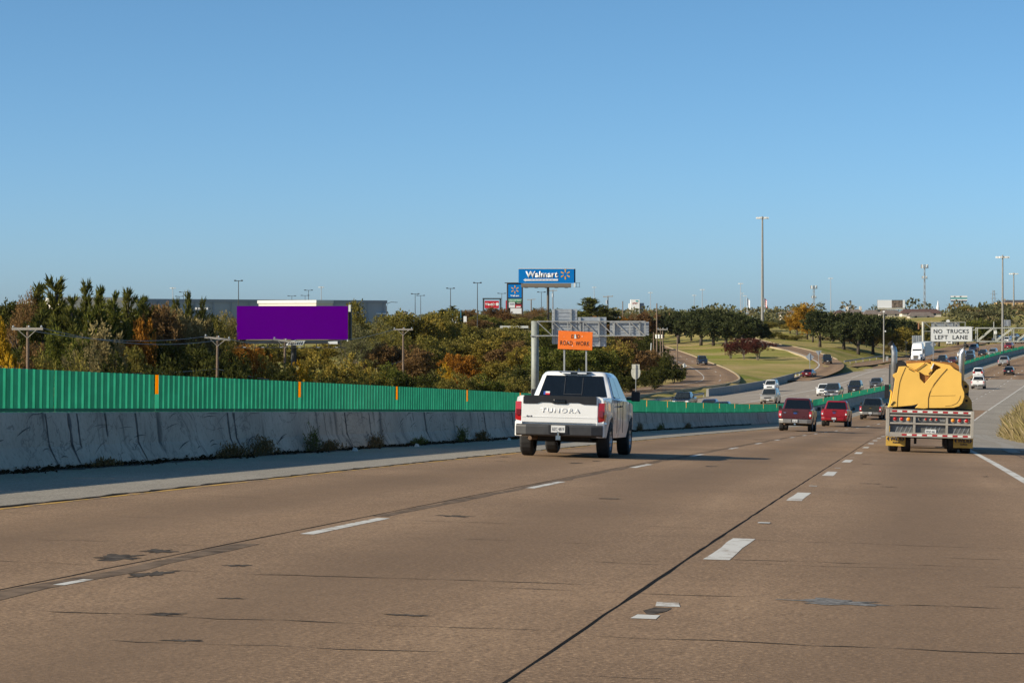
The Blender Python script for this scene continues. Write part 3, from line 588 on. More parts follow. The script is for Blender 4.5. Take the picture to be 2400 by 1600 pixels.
MB().box((0, .1, 1.3), (1.55, .1, .035)).build('tailgate_spoiler', BLACK, tgm)
for a, c, d, e in ((-.72, -.2, 2.02, 'a'), ): pass
wz = lambda z: 2.02 + .32 * (z - 1.26) / (1.88 - 1.26) - .02
def onrear(x0, x1, z0, z1, m, nm, e=.0): return MB().quad((x0, wz(z0) - e, z0), (x1, wz(z0) - e, z0), (x1, wz(z1) - e, z1), (x0, wz(z1) - e, z1)).build(nm, m, tun)
FRM = mat('window_frame_dark', (.03, .032, .036), .4)
for x in (-.2, .2): onrear(x - .008, x + .008, 1.35, 1.74, FRM, 'slider_frame', .004)
onrear(-.2, .2, 1.36, 1.375, FRM, 'slider_frame', .004)
fl = onrear(-.66, -.615, 1.345, 1.42, mat('flag_blue', (.02, .07, .3), .5), 'flag_sticker', .006)
onrear(-.615, -.52, 1.3825, 1.42, PLATE, 'flag_sticker', .006); onrear(-.615, -.52, 1.345, 1.3825, mat('flag_red', (.5, .02, .03), .5), 'flag_sticker', .006)
MB().prism([(-.36, 1.868), (.36, 1.868), (.26, 1.81), (-.26, 1.81)], 2.24, 2.40).build('roof_spoiler_lens', mat('gloss_black', (.008, .008, .009), .15), tun)
for x in (-.19, .17): MB().box((x, 2.245, 1.838), (.2, .02, .025)).build('roof_lamp', LAMP, tun)
MB().prism([(0, 0), (.02, 0), (.012, .08)], 2.9, 3.1).build('roof_antenna', BLACK, tun).location = (-.02, 0, 1.87)
for sg in (-1, 1): MB().box((sg * .58, .02, .70), (.12, .03, .025)).box((sg * .45, .01, .66), (.03, .03, .1)).build('bumper_step_trim', mat('light_grey_trim', (.3, .3, .3), .4), tun)
MB().prism([(-.5, .46), (.5, .46), (.42, .52), (-.42, .52)], -.03, .08).build('bumper_valance', BLACK, tun)
for sg in (-1, 1):                           # painted bumper corners
    MB().loft([[(sg * x, y, z) for x, y in ((.80, .02), (.97, .1), (.985, .42), (.80, .42))] for z in (.44, .5, .68, .76)]).build('bumper_corner', WHITEP, tun, bevel=.02)
t, tg_ = pickup('maroon pickup truck with grey bumper, nearest of the pickups along the curving green screen', rmat(142.0, -6.85), MAROON, mat('grey_bumper', (.33, .32, .3), .35, .6), H=1.96)
def oval(tgp, z, rx, rz, m, y=.05, x=0): MB().prism([(x + rx * math.cos(a * math.pi / 8), z + rz * math.sin(a * math.pi / 8)) for a in range(16)], y - .012, y + .01).build('emblem', m, tgp)
BLUEO = mat('emblem_blue', (.03, .07, .25), .2); GOLD = mat('emblem_gold', (.5, .3, .05), .25, .6)
oval(tg_, 1.06, .12, .048, BLUEO); MB().box((0, .045, 1.17), (.16, .02, .05)).build('camera', CHROME, tg_); MB().box((-.6, .05, 1.08), (.15, .01, .03)).build('badge', CHROME, tg_)
t, tg_ = pickup('bright red pickup truck with red bumper between the maroon and dark pickups', rmat(182.0, -7.0), REDP, REDP, H=1.95); oval(tg_, 1.04, .12, .045, BLUEO); MB().box((0, .05, .93), (.9, .01, .04)).build('embossed_name', REDP, tg_)
MB().box((0, -.02, .66), (1.5, .04, .02)).build('bumper_chrome_strip', CHROME, t)
t, tg_ = pickup('dark green pickup truck with a gold tailgate emblem ahead of the red pickup', rmat(219.0, -6.9), GREEND, mat('grey_bumper', (.33, .32, .3), .35, .6), H=1.92)
MB().prism([(-.1, 1.03), (-.1, 1.06), (-.035, 1.06), (-.03, 1.075), (.03, 1.075), (.035, 1.06), (.1, 1.06), (.1, 1.03), (.035, 1.03), (.03, 1.015), (-.03, 1.015), (-.035, 1.03)], .04, .06).build('emblem', GOLD, tg_)
MB().box((0, .1, 1.86), (.3, .4, .05)).build('x', RED, t) if False else None
t, tg_ = pickup('white pickup truck carrying a dark load, right of the yellow bucket', rmat(366, -4.0), WHITEP, mat('grey_bumper', (.33, .32, .3), .35, .6), cargo=True)
pickup('silver pickup truck furthest ahead beside the yellow line', rmat(487, -7.0), SILVER, mat('chrome', (.75, .75, .76)), H=1.93)

def car(label, m4, pm, kind='sedan', front=True, group=None, L=None, W=1.84, cat=None, hi=0., grille=BLACK):
    """sedan or sport-utility vehicle; y ahead"""
    suv = kind in ('suv', 'van'); L = L or (4.75 if suv else 4.8); H = {'suv': 1.72, 'van': 1.95, 'sedan': 1.44}[kind] + hi; hw = W / 2; r = .36 if suv else .32; ya, yb = .92, L - .92; belt = 1.06 + hi * .5 if suv else .92
    t = vehicle({'suv': 'sport_utility_vehicle', 'van': 'van', 'sedan': 'sedan_car'}[kind], label, cat or {'suv': 'suv', 'van': 'van', 'sedan': 'car'}[kind], m4, group)
    st = [(.02, .4)] + arch(.06, L - .1, [(ya, r), (yb, r)], r + .07, .24) + [(L - .04, .3), (L, .38)]
    if suv: top = lambda y: np.interp(y, [0, .1, L - 1.35, L - .3, L - .03, L], [belt - .05, belt, belt, .98, .86, .78])
    else: top = lambda y: np.interp(y, [0, .08, .9, L - 1.35, L - .3, L - .03, L], [.88, .96, .98, .94, .8, .7, .64])
    bw = lambda y: hw * np.interp(y, [0, .15, .6, L - .6, L - .15, L], [.84, .93, 1, 1, .93, .82])
    body(MB(), st, top, bw, .22, belt + .05).build('body', pm, t, smooth='auto')
    MB().box((0, L / 2, .36), (W * .62, L * .88, .24)).build('underbody', DARK, t)
    if suv: cabin(t, pm, (hw * .92, .12, L - 1.05), (hw * .74, .5, L - 1.95), belt - .04, H, .12, GLASS, (.3, .62))
    else: cabin(t, pm, (hw * .9, .62, L - 1.05), (hw * .68, 1.45, L - 2.05), .9, H, .12, GLASS, (.5,))
    wheels(t, (ya, yb), hw * .98, r, .22, False)
    fz = .72 if suv else .62
    MB().box((0, L - .01, fz), (W * .44, .05, .18 if suv else .1)).build('grille', grille, t); MB().box((0, L - .02, .36), (W * .6, .06, .12)).build('lower_grille', BLACK, t)
    for sg in (-1, 1):
        MB().loft([[(sg * hw * .42, L - .02, fz - .05), (sg * hw * .86, L - .14, fz - .04), (sg * hw * .9, L - .34, fz), (sg * hw * .42, L - .3, fz)], [(sg * hw * .42, L - .03, fz + .08), (sg * hw * .86, L - .15, fz + .13), (sg * hw * .9, L - .36, fz + .15), (sg * hw * .42, L - .3, fz + .1)]]).build('headlamp', LAMP, t)
        MB().box((sg * hw * .74, .0, .78 if not suv else .95), (hw * .36, .1, .14 if not suv else .3)).build('tail_lamp', RED, t, bevel=.02)
        MB().box((sg * (hw + .08), L - 1.45, belt + .08), (.17, .09, .13)).build('side_mirror', pm, t)
    MB().box((0, L + .02, .45), (.3, .01, .13)).build('front_plate', PLATE, t); MB().box((0, -.02, .7 if suv else .66), (.32, .03, .15)).build('rear_plate', PLATE, t); MB().box((0, .0, .4), (W * .8, .12, .14)).build('rear_bumper', pm if not suv else DGREY, t, bevel=.03)
    return t
car('white sport utility vehicle with red lamps half hidden ahead of the white pickup', rmat(424, -7.2), WHITEP, 'suv')
car('black sedan with lit orange rear lamps in the middle lane', rmat(437, -2.7), BLACKP, 'sedan')

# oncoming traffic beyond the median screen
def onc(s, off): return rmat(s, off, True)
def pick_onc(label, s, off, pm, **k): return pickup(label, onc(s + 5.9, off), pm, mat('chrome', (.75, .75, .76)), **k)
car('white van roof showing just above the green screen right of the white truck', onc(193, -21.5), WHITEP, 'van', W=1.98, L=5.2)
pick_onc('black pickup truck with chrome grille facing us above the screen near the guardrail', 263, -31.2, BLACKP)
car('dark blue sedan whose roof barely shows over the green screen near the black pickup', onc(250, -25.6), BLUEP, 'sedan', hi=.02)
car('blue sedan roof barely showing over the screen left of the silver suv', onc(236, -22.3), NAVY, 'sedan', hi=.02)
car('champagne silver suv with a wide dark grille facing us just above the screen', onc(291, -24.6), BEIGE, 'suv', W=1.98, L=5.0, hi=.08, grille=GREYP_)
car('white suv facing us in front of the grey retaining wall', onc(366, -34.4), WHITEP, 'suv', W=1.86)
pick_onc('dark pickup truck with a bright chrome grille facing us beside the white car', 309, -19.5, GREYP_)
car('white car partly hidden behind the oncoming dark pickup', onc(331, -22.5), WHITEP, 'suv', hi=-.1)
car('black suv with bright headlamps and red bumper badge oncoming on the grey concrete', onc(346, -19.8), BLACKP, 'suv', W=1.9)
car('dark grey sedan oncoming to the left of the yellow bucket', onc(377, -19.7), GREYP_, 'suv', hi=-.2)
def scar(px, D, label, pm, kind, off=None, **k):
    s, o = inv_road((px - 1200) / F * D, D); return car(label, onc(float(s[0]), float(o[0]) if off is None else off), pm, kind, **k)
scar(2214, 505, 'black suv oncoming beneath the left lane sign', BLACKP, 'suv')
scar(2236, 500, 'dark red sedan beside the black suv beneath the left lane sign', DKRED, 'sedan')
scar(2218, 470, 'black car roof just above the yellow bucket', BLACKP, 'sedan')
scar(2260, 545, 'white sedan oncoming right of the exhaust stack', WHITEP, 'sedan')
scar(2278, 505, 'black suv with bright headlamps right of the exhaust stack, front one of two', BLACKP, 'suv')
scar(2277, 535, 'grey suv directly behind the black suv right of the exhaust stack', GREYP_, 'suv')
scar(2286, 580, 'dark blue suv oncoming below the truss', NAVY, 'suv', hi=.1)
scar(2309, 550, 'small black sedan oncoming below the middle of the truss', BLACKP, 'sedan')
scar(2330, 545, 'silver blue suv oncoming beside the brown pole', SILVER, 'suv')
scar(2338, 660, 'dark pickup like suv under the lower bar of the truss', GREYP_, 'suv', hi=.1)
scar(2372, 600, 'red sedan oncoming at the far right near the screen', REDP, 'sedan')
scar(2364, 650, 'white suv behind the red sedan at the far right', WHITEP, 'suv')
scar(2394, 640, 'dark suv at the right edge of the picture under the truss', BLACKP, 'suv')
scar(2384, 700, 'silver car furthest back at the right edge', SILVER, 'sedan')
scar(2233, 650, 'white suv under the lower edge of the left lane sign', WHITEP, 'suv')
scar(2246, 690, 'grey blue suv behind the white suv under the left lane sign', SILVER, 'suv')
# cars on the slip roads
def lcar(px, D, ang, label, pm, kind, **k):
    p = gpt(px, D); p.z += .16; return car(label, Matrix.Translation(p) @ Matrix.Rotation(R(ang), 4, 'Z'), pm, kind, **k)
def oncurve(L, i, off, back, label, pm, kind):
    P = side(L, off); i = min(max(i, 1), len(L) - 2); d = (P[i + 1] - P[i - 1]); a = math.atan2(d.y, d.x) - math.pi / 2 + (math.pi if back else 0); q = P[i].copy(); q.z = L[i].z + .03
    return car(label, Matrix.Translation(q) @ Matrix.Rotation(a, 4, 'Z'), pm, kind)
def near_i(L, px): return min(range(len(L)), key=lambda i: abs(1200 + F * L[i].x / L[i].y - px) + (50 if L[i].y < 425 else 0))
oncurve(RAMP1, near_i(RAMP1, 1622), -1.8, False, 'dark car facing us on the curving frontage road below the oaks', NAVY, 'suv')
oncurve(RAMP2, near_i(RAMP2, 1888), 0, True, 'dark car with red lamps driving away on the slip road', DKRED, 'sedan')
oncurve(RAMP2, near_i(RAMP2, 1944), .6, False, 'black car facing us at the bend of the slip road', BLACKP, 'suv')

# white articulated lorry coming towards us
def lorry(m4):
    t = vehicle('semi_truck', 'white semi truck with box trailer oncoming left of the left lane sign', 'truck', m4)
    MB().loft([rrect(1.05, 4.3, 6.6, .2, .7), rrect(1.05, 4.3, 6.5, .25, 1.3), rrect(.95, 4.3, 6.2, .3, 1.75)]).build('bonnet', WHITEP, t)
    MB().loft([rrect(1.22, 1.2, 4.5, .15, .6), rrect(1.22, 1.2, 4.5, .15, 1.9), rrect(1.18, 1.3, 4.1, .2, 2.8), rrect(1.1, 1.5, 3.6, .3, 3.8), rrect(.9, 1.7, 3.1, .3, 4.0)]).build('cab', WHITEP, t)
    MB().quad((-1.0, 4.51, 1.85), (1.0, 4.51, 1.85), (.98, 4.13, 2.75), (-.98, 4.13, 2.75)).build('windscreen', GLASSC, t)
    MB().box((0, 6.58, 1.1), (1.0, .1, .75)).build('grille', CHROME, t); MB().box((0, 6.6, .55), (2.3, .3, .35)).build('bumper', CHROME, t, bevel=.05)
    for sg in (-1, 1):
        MB().box((sg * .85, 6.5, 1.0), (.35, .2, .3)).build('headlamp', LAMP, t); MB().box((sg * 1.45, 4.3, 2.2), (.2, .15, .8)).build('side_mirror', BLACK, t)
    wheels(t, (5.6, 1.0, 2.3), 1.22, .5, .3)
    MB().box((0, -6.2, 2.6), (2.55, 14, 2.8)).box((0, -6.2, 1.05), (1.0, 13, .3)).build('trailer_box', mat('trailer_white', (.6, .62, .6), .4), t); return t
sL, oL = inv_road((2156 - 1200) / F * 520, 520); lorry(onc(float(sL[0]), float(oL[0])))

# ---- heavy lorry with the yellow bucket, in the right lane
ALUF = mat('weathered_aluminium', (.36, .33, .28), .5, .25, var=.2, scale=3); ALUD = mat('tread_plate', (.14, .138, .13), .45, .4, var=.35, scale=10); TAPER = mat('red_tape', (.38, .015, .02), .35); TAPEW = mat('white_tape', (.66, .66, .62), .4); YELB = mat('bucket_yellow', (.78, .47, .1), .5, var=.06, scale=1.2, spec=.35); YELD = mat('shaded_bracket_yellow', (.5, .29, .05), .55, var=.3); RUST = mat('worn_brown_edge', (.28, .12, .025), .6, var=.4, scale=3)  # YELD: bucket yellow darkened, shade on the right-hand brackets put into the colour
FY = mat('mudflap_yellow', (.5, .31, .05), .6, var=.15)
tr = vehicle('flatbed_truck', 'tractor and flatbed trailer with yellow mud flaps hauling the yellow bucket in the right lane', 'truck', rmat(73.5, .53))
HW = 1.30; ZB, ZT = .46, 1.28
MB().box((0, .06, (ZB + ZT) / 2), (2.36, .08, .72)).build('rear_plate', ALUD, tr)
fr = MB()
for z, h in ((ZT - .06, .12), (ZT - .19, .05), (.86, .05), (ZB + .06, .14)): fr.box((0, -.01 - h * .1, z), (2.42, .14, h))
fr.box((-HW + .05, 0, (ZB + ZT) / 2), (.1, .2, ZT - ZB)); fr.box((HW - .05, 0, (ZB + ZT) / 2), (.1, .2, ZT - ZB))
frame = fr.build('rear_frame', ALUF, tr, bevel=.008)
for x in (-.46, .50): MB().box((x, -.03, .79), (.07, .09, .56)).build('frame_post', ALUF, tr)
for i in range(8):
    for z, n in ((ZT - .06, 8), (ZB + .06, 7)):
        if i >= n: continue
        x = -1.05 + .3 * i + (.3 if n == 7 else 0); MB().box((x, -.098, z), (.15, .006, .05)).build('red_reflector_tape', TAPER, frame); MB().box((x + .15, -.097, z), (.15, .005, .05)).build('white_reflector_tape', TAPEW, frame)
def lamp(x, z, r, m, ring=ALUF):
    a = MB().lathe([(r * 1.5, .0), (r * 1.45, -.025), (r * 1.1, -.03)], (x, .0, z), 'y', 16); a.f.append(tuple(range(0, 3 * 16, 3))); o = a.build('lamp_ring', ring, tr); MB().lathe([(r * 1.1, -.01), (r * .95, -.045), (r * .5, -.058), (.005, -.06)], (x, .0, z), 'y', 14).build('lamp', m, o, smooth=True)
for x, m in ((-1.03, RED), (-.83, RED), (-.63, AMB), (.68, AMB), (.88, RED), (1.08, RED)): lamp(x, .99, .055, m)
for x, m in ((-.3, DARK), (-.12, RED), (.04, RED), (.20, RED)): lamp(x, 1.0, .034, m)
pb = MB().box((.02, .0, 1.0), (.86, .02, .13)).build('lamp_panel', mat('grey_panel', (.2, .2, .195), .5, .2), tr)
for x, w_ in ((-.83, .62), (.88, .62)): MB().box((x, .01, .99), (w_, .02, .22)).build('lamp_panel', mat('grey_panel', (.2, .2, .195), .5, .2), tr)
npl = MB().box((.03, -.01, .63), (.32, .02, .14)).build('number_plate', PLATE, tr); lettering('PMZ 46L', INK, npl, (.03, -.022, .63), wd=.26, h=.06, ext=.003)
for x0 in (-.83, .02, .88):
    for k in range(4): MB().quad((x0 - .22 + .13 * k, .012, .56), (x0 - .18 + .13 * k, .012, .56), (x0 - .08 + .13 * k, .012, .78), (x0 - .12 + .13 * k, .012, .78)).build('tread_rib', mat('bright_tread', (.3, .3, .285), .35, .5), tr)
MB().box((0, 6.6, 1.12), (2.55, 13.0, .16)).box((-.4, 6.6, .85), (.14, 12.6, .45)).box((.4, 6.6, .85), (.14, 12.6, .45)).build('deck', DARK, tr)
for sg in (-1, 1): MB().box((sg * 1.28, 6.6, 1.14), (.05, 13.0, .2)).build('side_rail', ALUF, tr)
for y in (.9, 2.2, 10.6, 11.9):
    for sg in (-1, 1):
        for dx in (.96, .62):
            o = MB().lathe([(.3, -.14), (.46, -.14), (.5, -.1), (.5, .1), (.46, .14), (.3, .14)], n=20).build('tyre', RUBBER, tr); o.location = (sg * dx * 1.14 - sg * .01, y, .5); MB().lathe([(.02, .02), (.3, .04), (.31, .12)], n=16).build('rim', ALU, o)
    MB().cyl((-1.1, y, .5), (1.1, y, .5), .09).build('axle', DARK, tr)
for sg in (-1, 1):
    fl = MB().box((sg * 1.0, .32, .47), (.58, .02, .6)).build('mud_flap', FY if sg < 0 else FY, tr, bevel=.006)
    lettering('WIDE', INK, fl, (sg * 1.0 + .01, .305, .385), wd=.36, h=.12, ext=.004, bold=.03); lettering('TURNS', INK, fl, (sg * 1.0 + .01, .305, .275), wd=.22, h=.055, ext=.004, bold=.02)
    for s2 in (-1, 1): MB().prism([(sg * 1.0 + s2 * .2, .46), (sg * 1.0 + s2 * .27, .385), (sg * 1.0 + s2 * .2, .31)], .304, .308).build('arrow_mark', INK, fl)
    MB().box((sg * .42, .5, .5), (.08, .1, .5)).build('suspension_hanger', DARK, tr)
# the tractor in front
MB().loft([rrect(1.2, 13.2, 15.4, .15, .8), rrect(1.2, 13.2, 15.4, .15, 2.3), rrect(1.1, 13.35, 15.1, .2, 2.95)]).build('tractor_cab', BLACKP, tr)
MB().loft([rrect(.95, 15.3, 17.2, .2, .8), rrect(.9, 15.3, 17.1, .25, 1.8)]).build('tractor_bonnet', BLACKP, tr); MB().box((0, 14, .8), (1.0, 7, .35)).build('tractor_chassis', DARK, tr)
wheels(tr, (16.4,), 1.22, .5, .3); MB().quad((-.9, 13.19, 1.7), (.9, 13.19, 1.7), (.85, 13.33, 2.7), (-.85, 13.33, 2.7)).build('cab_rear_window', GLASS, tr)
for sg in (-1, 1):
    MB().tube([(sg * 1.17, 13.0, 1.0), (sg * 1.17, 13.0, 3.32), (sg * 1.17 + sg * .03, 12.99, 3.47), (sg * 1.17 + (.13 if sg > 0 else -.12), 12.96, 3.62)], [.11, .11, .105, .095], 12).build('exhaust_stack', mat('dull_stack_steel', (.42, .42, .42), .35, .8), tr, smooth=True)
    MB().tube([(sg * 1.17 + sg * .12, 12.95, 3.60), (sg * 1.17 + sg * .17, 12.94, 3.66)], .097, 12).build('stack_tip', DARK, tr)
    MB().box((sg * 1.42, 15.2, 1.95), (.16, .12, .5)).box((sg * 1.3, 15.2, 2.1), (.25, .04, .04)).build('side_mirror', BLACK, tr)
MB().tube([(-1.2, 13.6, 2.2), (-1.2, 13.6, 2.9)], .15, 10).build('air_cleaner', BLACK, tr)
# the bucket: its own thing, lying on the deck
BK = vehicle('excavator_bucket', 'large yellow steel bucket lying on the flatbed trailer, its flat side towards us', 'bucket', rmat(73.5, .53)); BK.matrix_world = BK.matrix_world @ Matrix.Translation((0, .25, 0))
sx = lambda x: (x - 852) / 470.; sz = lambda y: 1.28 + (838 - y) / 470.
cv = lambda L: [(sx(x), sz(y)) for x, y in L]
main = cv([(275, 812), (300, 760), (330, 600), (352, 400), (322, 378), (318, 350), (345, 335), (380, 318), (400, 235), (495, 228), (560, 262), (620, 300), (690, 306), (702, 400), (766, 465), (850, 360), (930, 270), (1000, 232), (1078, 248), (990, 350), (900, 470), (838, 600), (822, 680), (824, 812), (770, 822), (640, 816), (690, 757), (600, 782), (400, 806)])
right = cv([(1082, 250), (1150, 236), (1245, 282), (1280, 312), (1283, 470), (1300, 525), (1322, 575), (1326, 640), (1300, 725), (1250, 775), (1180, 797), (1000, 806), (828, 812), (826, 680), (842, 600), (904, 470), (994, 350)])
sheet = lambda p, y0, y1, nm, m=YELB: MB().prism(p, y0, y1).build(nm, m, BK, bevel=.012)
sheet(main, .0, 1.5, 'main_plate'); sheet(right, .0, 1.5, 'side_plate')
GRV = mat('groove_shadow', (.12, .06, .012), .7)  # shadow in the plate grooves and slot, painted as dark brown
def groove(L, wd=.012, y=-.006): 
    p = cv(L); MB().tube([(a, y, b) for a, b in p], wd, 6).build('groove_line', GRV, BK)
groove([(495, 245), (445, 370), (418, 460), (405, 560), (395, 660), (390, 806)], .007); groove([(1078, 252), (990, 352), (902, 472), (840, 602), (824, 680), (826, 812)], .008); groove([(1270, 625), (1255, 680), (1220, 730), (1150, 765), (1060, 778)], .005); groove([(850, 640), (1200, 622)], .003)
MB().prism(cv([(500, 225), (780, 150), (1140, 235), (1000, 520), (700, 520)]), .45, .55).build('inner_plate', YELB, BK); MB().prism(cv([(692, 306), (760, 345), (835, 362), (766, 462), (706, 400)]), .1, .3).build('recess_plate', RUST, BK)
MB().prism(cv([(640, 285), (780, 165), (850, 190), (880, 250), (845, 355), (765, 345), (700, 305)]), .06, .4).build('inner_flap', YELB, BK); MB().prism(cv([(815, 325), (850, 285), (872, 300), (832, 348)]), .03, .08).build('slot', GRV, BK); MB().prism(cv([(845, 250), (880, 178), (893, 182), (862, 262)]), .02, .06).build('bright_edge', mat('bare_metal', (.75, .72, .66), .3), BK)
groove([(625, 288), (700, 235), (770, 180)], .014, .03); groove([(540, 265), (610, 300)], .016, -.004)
MB().prism(cv([(500, 150), (760, 142), (830, 120), (860, 140), (1180, 158), (1240, 200), (1250, 280), (1180, 285), (1120, 215), (850, 160), (510, 215)]), .3, 1.5).build('cutting_edge', RUST, BK)
MB().prism(cv([(850, 150), (1120, 195), (1180, 285), (1240, 290), (1140, 238), (1080, 250), (990, 230), (900, 190), (860, 205)]), .05, .5).build('upper_lip', YELB, BK, bevel=.01)
MB().prism(cv([(510, 190), (770, 165), (740, 200), (640, 285), (520, 225)]), .15, .5).build('folded_lip', YELB, BK, bevel=.01)
MB().tube([(sx(430), .4, sz(215)), (sx(430), 1.9, sz(215))], .15, 16).build('black_roll', BLACK, BK)
MB().prism(cv([(345, 320), (372, 190), (420, 145), (470, 150), (500, 185), (480, 215), (410, 220), (385, 300)]), .5, 1.2).build('black_edge_guard', BLACK, BK)
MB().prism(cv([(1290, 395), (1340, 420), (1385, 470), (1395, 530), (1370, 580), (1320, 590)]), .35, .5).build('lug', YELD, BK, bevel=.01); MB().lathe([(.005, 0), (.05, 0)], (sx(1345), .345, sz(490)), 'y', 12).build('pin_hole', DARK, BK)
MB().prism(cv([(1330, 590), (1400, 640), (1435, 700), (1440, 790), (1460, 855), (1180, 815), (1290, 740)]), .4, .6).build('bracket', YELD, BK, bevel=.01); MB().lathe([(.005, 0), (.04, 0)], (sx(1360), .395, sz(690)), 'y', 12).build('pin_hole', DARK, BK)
MB().prism(cv([(1180, 800), (1300, 740), (1330, 720), (1380, 760), (1300, 830), (1190, 825)]), .3, .42).build('bracket', mat('tan_bracket', (.3, .2, .07), .6), BK)
for x, y in ((740, 712), (772, 753), (718, 767)): MB().lathe([(.002, 0), (.022, 0)], (sx(x), .035, sz(y)), 'y', 10).build('bolt_hole', DARK, BK)
MB().tube([(sx(285), .1, sz(570)), (sx(310), .1, sz(600)), (sx(290), .1, sz(760)), (sx(268), .1, sz(815))], .03, 8).build('chain_strap', mat('strap_yellow', (.7, .42, .02), .5), BK); MB().tube([(sx(350), -.02, sz(730)), (sx(300), -.02, sz(785))], .015, 6).build('binder', DARK, BK)
MB().prism(cv([(340, 812), (700, 790), (1190, 800), (1440, 820), (1450, 842), (300, 842)]), .2, 1.4).build('timber_bearer', DARK, BK)
# ------------------------------------------------------------------ signs, gantries, poles, buildings
DSTEEL = mat('dark_steel', (.03, .031, .033), .6, .3); WOOD = mat('weathered_pole_wood', (.17, .12, .085), .85, var=.3, scale=8); WOODG = mat('grey_arm_wood', (.36, .33, .29), .85, var=.2, scale=8); SIGNB = mat('sign_back_aluminium', (.40, .43, .46), .45, .3, var=.12, scale=1.5); CONC = mat('pole_concrete', (.24, .235, .22), .8, var=.12, scale=2); ORS = mat('orange_sign', (.9, .19, .02), .45, var=.07, scale=3); SIGNW = mat('sign_white', (.82, .82, .79), .45, var=.05, scale=1.5); BKINK = mat('sign_black', (.012, .012, .012), .6)
WBLUE = mat('store_blue', (.0, .19, .58), .8, var=.04, spec=.1); WWHITE = mat('store_white', (.82, .82, .82), .5, var=.03); WYEL = mat('spark_yellow', (.9, .42, .01), .45)
def spark(root, c, rad, m, ext=.03, nm='spark'):
    for i in range(6):
        a = math.pi / 2 + i * math.pi / 3; d = Vector((math.cos(a), 0, math.sin(a))); n = Vector((-d.z, 0, d.x)); p = Vector(c); a0, a1, w0, w1 = rad * .36, rad, rad * .075, rad * .13
        q = [p + d * a0 - n * w0, p + d * a0 + n * w0, p + d * (a1 - w1 * .5) + n * w1, p + d * a1, p + d * (a1 - w1 * .5) - n * w1]
        MB().loft([[tuple(v) for v in q], [tuple(v - Vector((0, ext, 0))) for v in q]]).build(nm, m, root)
# purple billboard
D = 318; a = at(555, 795.5, D); b_ = at(815.5, 717, D); W_ = b_.x - a.x; H_ = b_.z - a.z; base = gpt(688, D)
bb = thing('billboard', 'blank purple billboard on a black pole among the trees', 'billboard', (a.x + W_ / 2, D, base.z)); zb = a.z - base.z
MB().box((0, 0, zb + H_ / 2), (W_, .3, H_)).build('face', mat('flat_purple', (.1, .0, .23), .9, var=.01, spec=.0), bb)
MB().box((W_ / 2 + .25, .8, zb + H_ / 2 - .2), (.35, 1.4, H_ * .95)).box((0, .8, zb + H_ / 2), (W_ * .98, 1.2, H_ * .95)).build('frame', DSTEEL, bb)
MB().box((W_ / 2 + .22, -.05, zb + H_ - .3), (.28, .2, .9)).box((W_ / 2 - .05, -.2, zb - .1), (.15, .1, .25)).build('corner_trim', SIGNW, bb)
MB().box((.1, -.2, zb - .32), (W_ * .85, .3, .5)).build('skirt', DSTEEL, bb)
MB().box((-.2, -1.0, zb - 1.05), (W_ * 1.02, .9, .1)).build('catwalk', DSTEEL, bb)
for i in range(9): MB().box((-W_ * .44 + i * W_ * .11, -.7, zb - .75), (.1, .1, .65)).build('bracket', DSTEEL, bb)
for i in range(6): MB().box((-W_ * .42 + i * W_ * .165, -1.4, zb - 1.0), (.35, .2, .1)).build('floodlight', STEELG, bb)
MB().prism([(-.95, zb - .75), (1.35, zb - .75), (1.75, zb - .15), (-.2, zb - .15)], -.42, -.37).build('operator_plate', SIGNW, bb); MB().box((5.35, -.39, zb - .4), (1.25, .05, .36)).build('number_plate', SIGNW, bb)
for i in range(7): MB().prism([(-.55 + .28 * i, zb - .68), (-.4 + .28 * i, zb - .68), (-.25 + .28 * i, zb - .3), (-.4 + .28 * i, zb - .3)], -.45, -.43).build('plate_mark', BKINK, bb)
MB().cyl((.1, .8, 0), (.1, .8, zb + .5), .36, 14).build('pole', DSTEEL, bb)
# blue store billboard
D = 620; a = at(1215.4, 663.4, D); b_ = at(1345.5, 630, D); W_ = b_.x - a.x; H_ = b_.z - a.z; base = gpt(1284, D)
bb = thing('billboard', 'blue Walmart billboard with a white arrow on a tall pole', 'billboard', (a.x + W_ / 2, D, base.z), 0.); bb['label'] = 'blue store billboard with a white arrow on a tall single pole'; zb = a.z - base.z
MB().box((0, 0, zb + H_ / 2), (W_, .3, H_)).build('face', WBLUE, bb); MB().box((0, -.02, zb + H_ + .05), (W_ + .2, .4, .12)).build('top_trim', SIGNW, bb)
u = lambda x: ((x - 905) / 1020 - .5) * W_; v_ = lambda y: zb + (497 - y) / 260 * H_
lettering('Walmart', WWHITE, bb, (u(1335), -.16, v_(340)), wd=W_ * 600 / 1020, h=H_ * 118 / 260, ext=.05, bold=.045)
MB().prism([(u(990), v_(440)), (u(1035), v_(412)), (u(1035), v_(424)), (u(1630), v_(420)), (u(1630), v_(455)), (u(1035), v_(458)), (u(1035), v_(470))], -.21, -.16).build('arrow', WWHITE, bb); [MB().box((u(1150 + 62 * i), -.215, v_(439)), (W_ * .03, .01, H_ * .03)).build('print_mark', mat('small_print', (.25, .3, .45), .6), bb) for i in range(7)]
spark(bb, (u(1763), -.16, v_(338)), H_ * .36, WYEL)
MB().box((W_ / 2 + .2, .9, zb + H_ / 2), (.3, 1.6, H_)).box((0, .9, zb + H_ / 2), (W_, 1.4, H_ * .98)).build('frame', DSTEEL, bb)
MB().box((-.05, .3, zb - .55), (W_ * .9, 1.2, .95)).build('skirt', mat('brown_skirt', (.2, .165, .125), .7), bb); MB().box((.2, -.6, zb - 1.1), (W_ * .86, .7, .12)).build('catwalk', DSTEEL, bb)
cg = MB()
for x in (W_ / 2 + .6, W_ / 2 + 1.4):
    for y in (-.9, .3): cg.box((x, y, zb - .5), (.06, .06, 1.1))
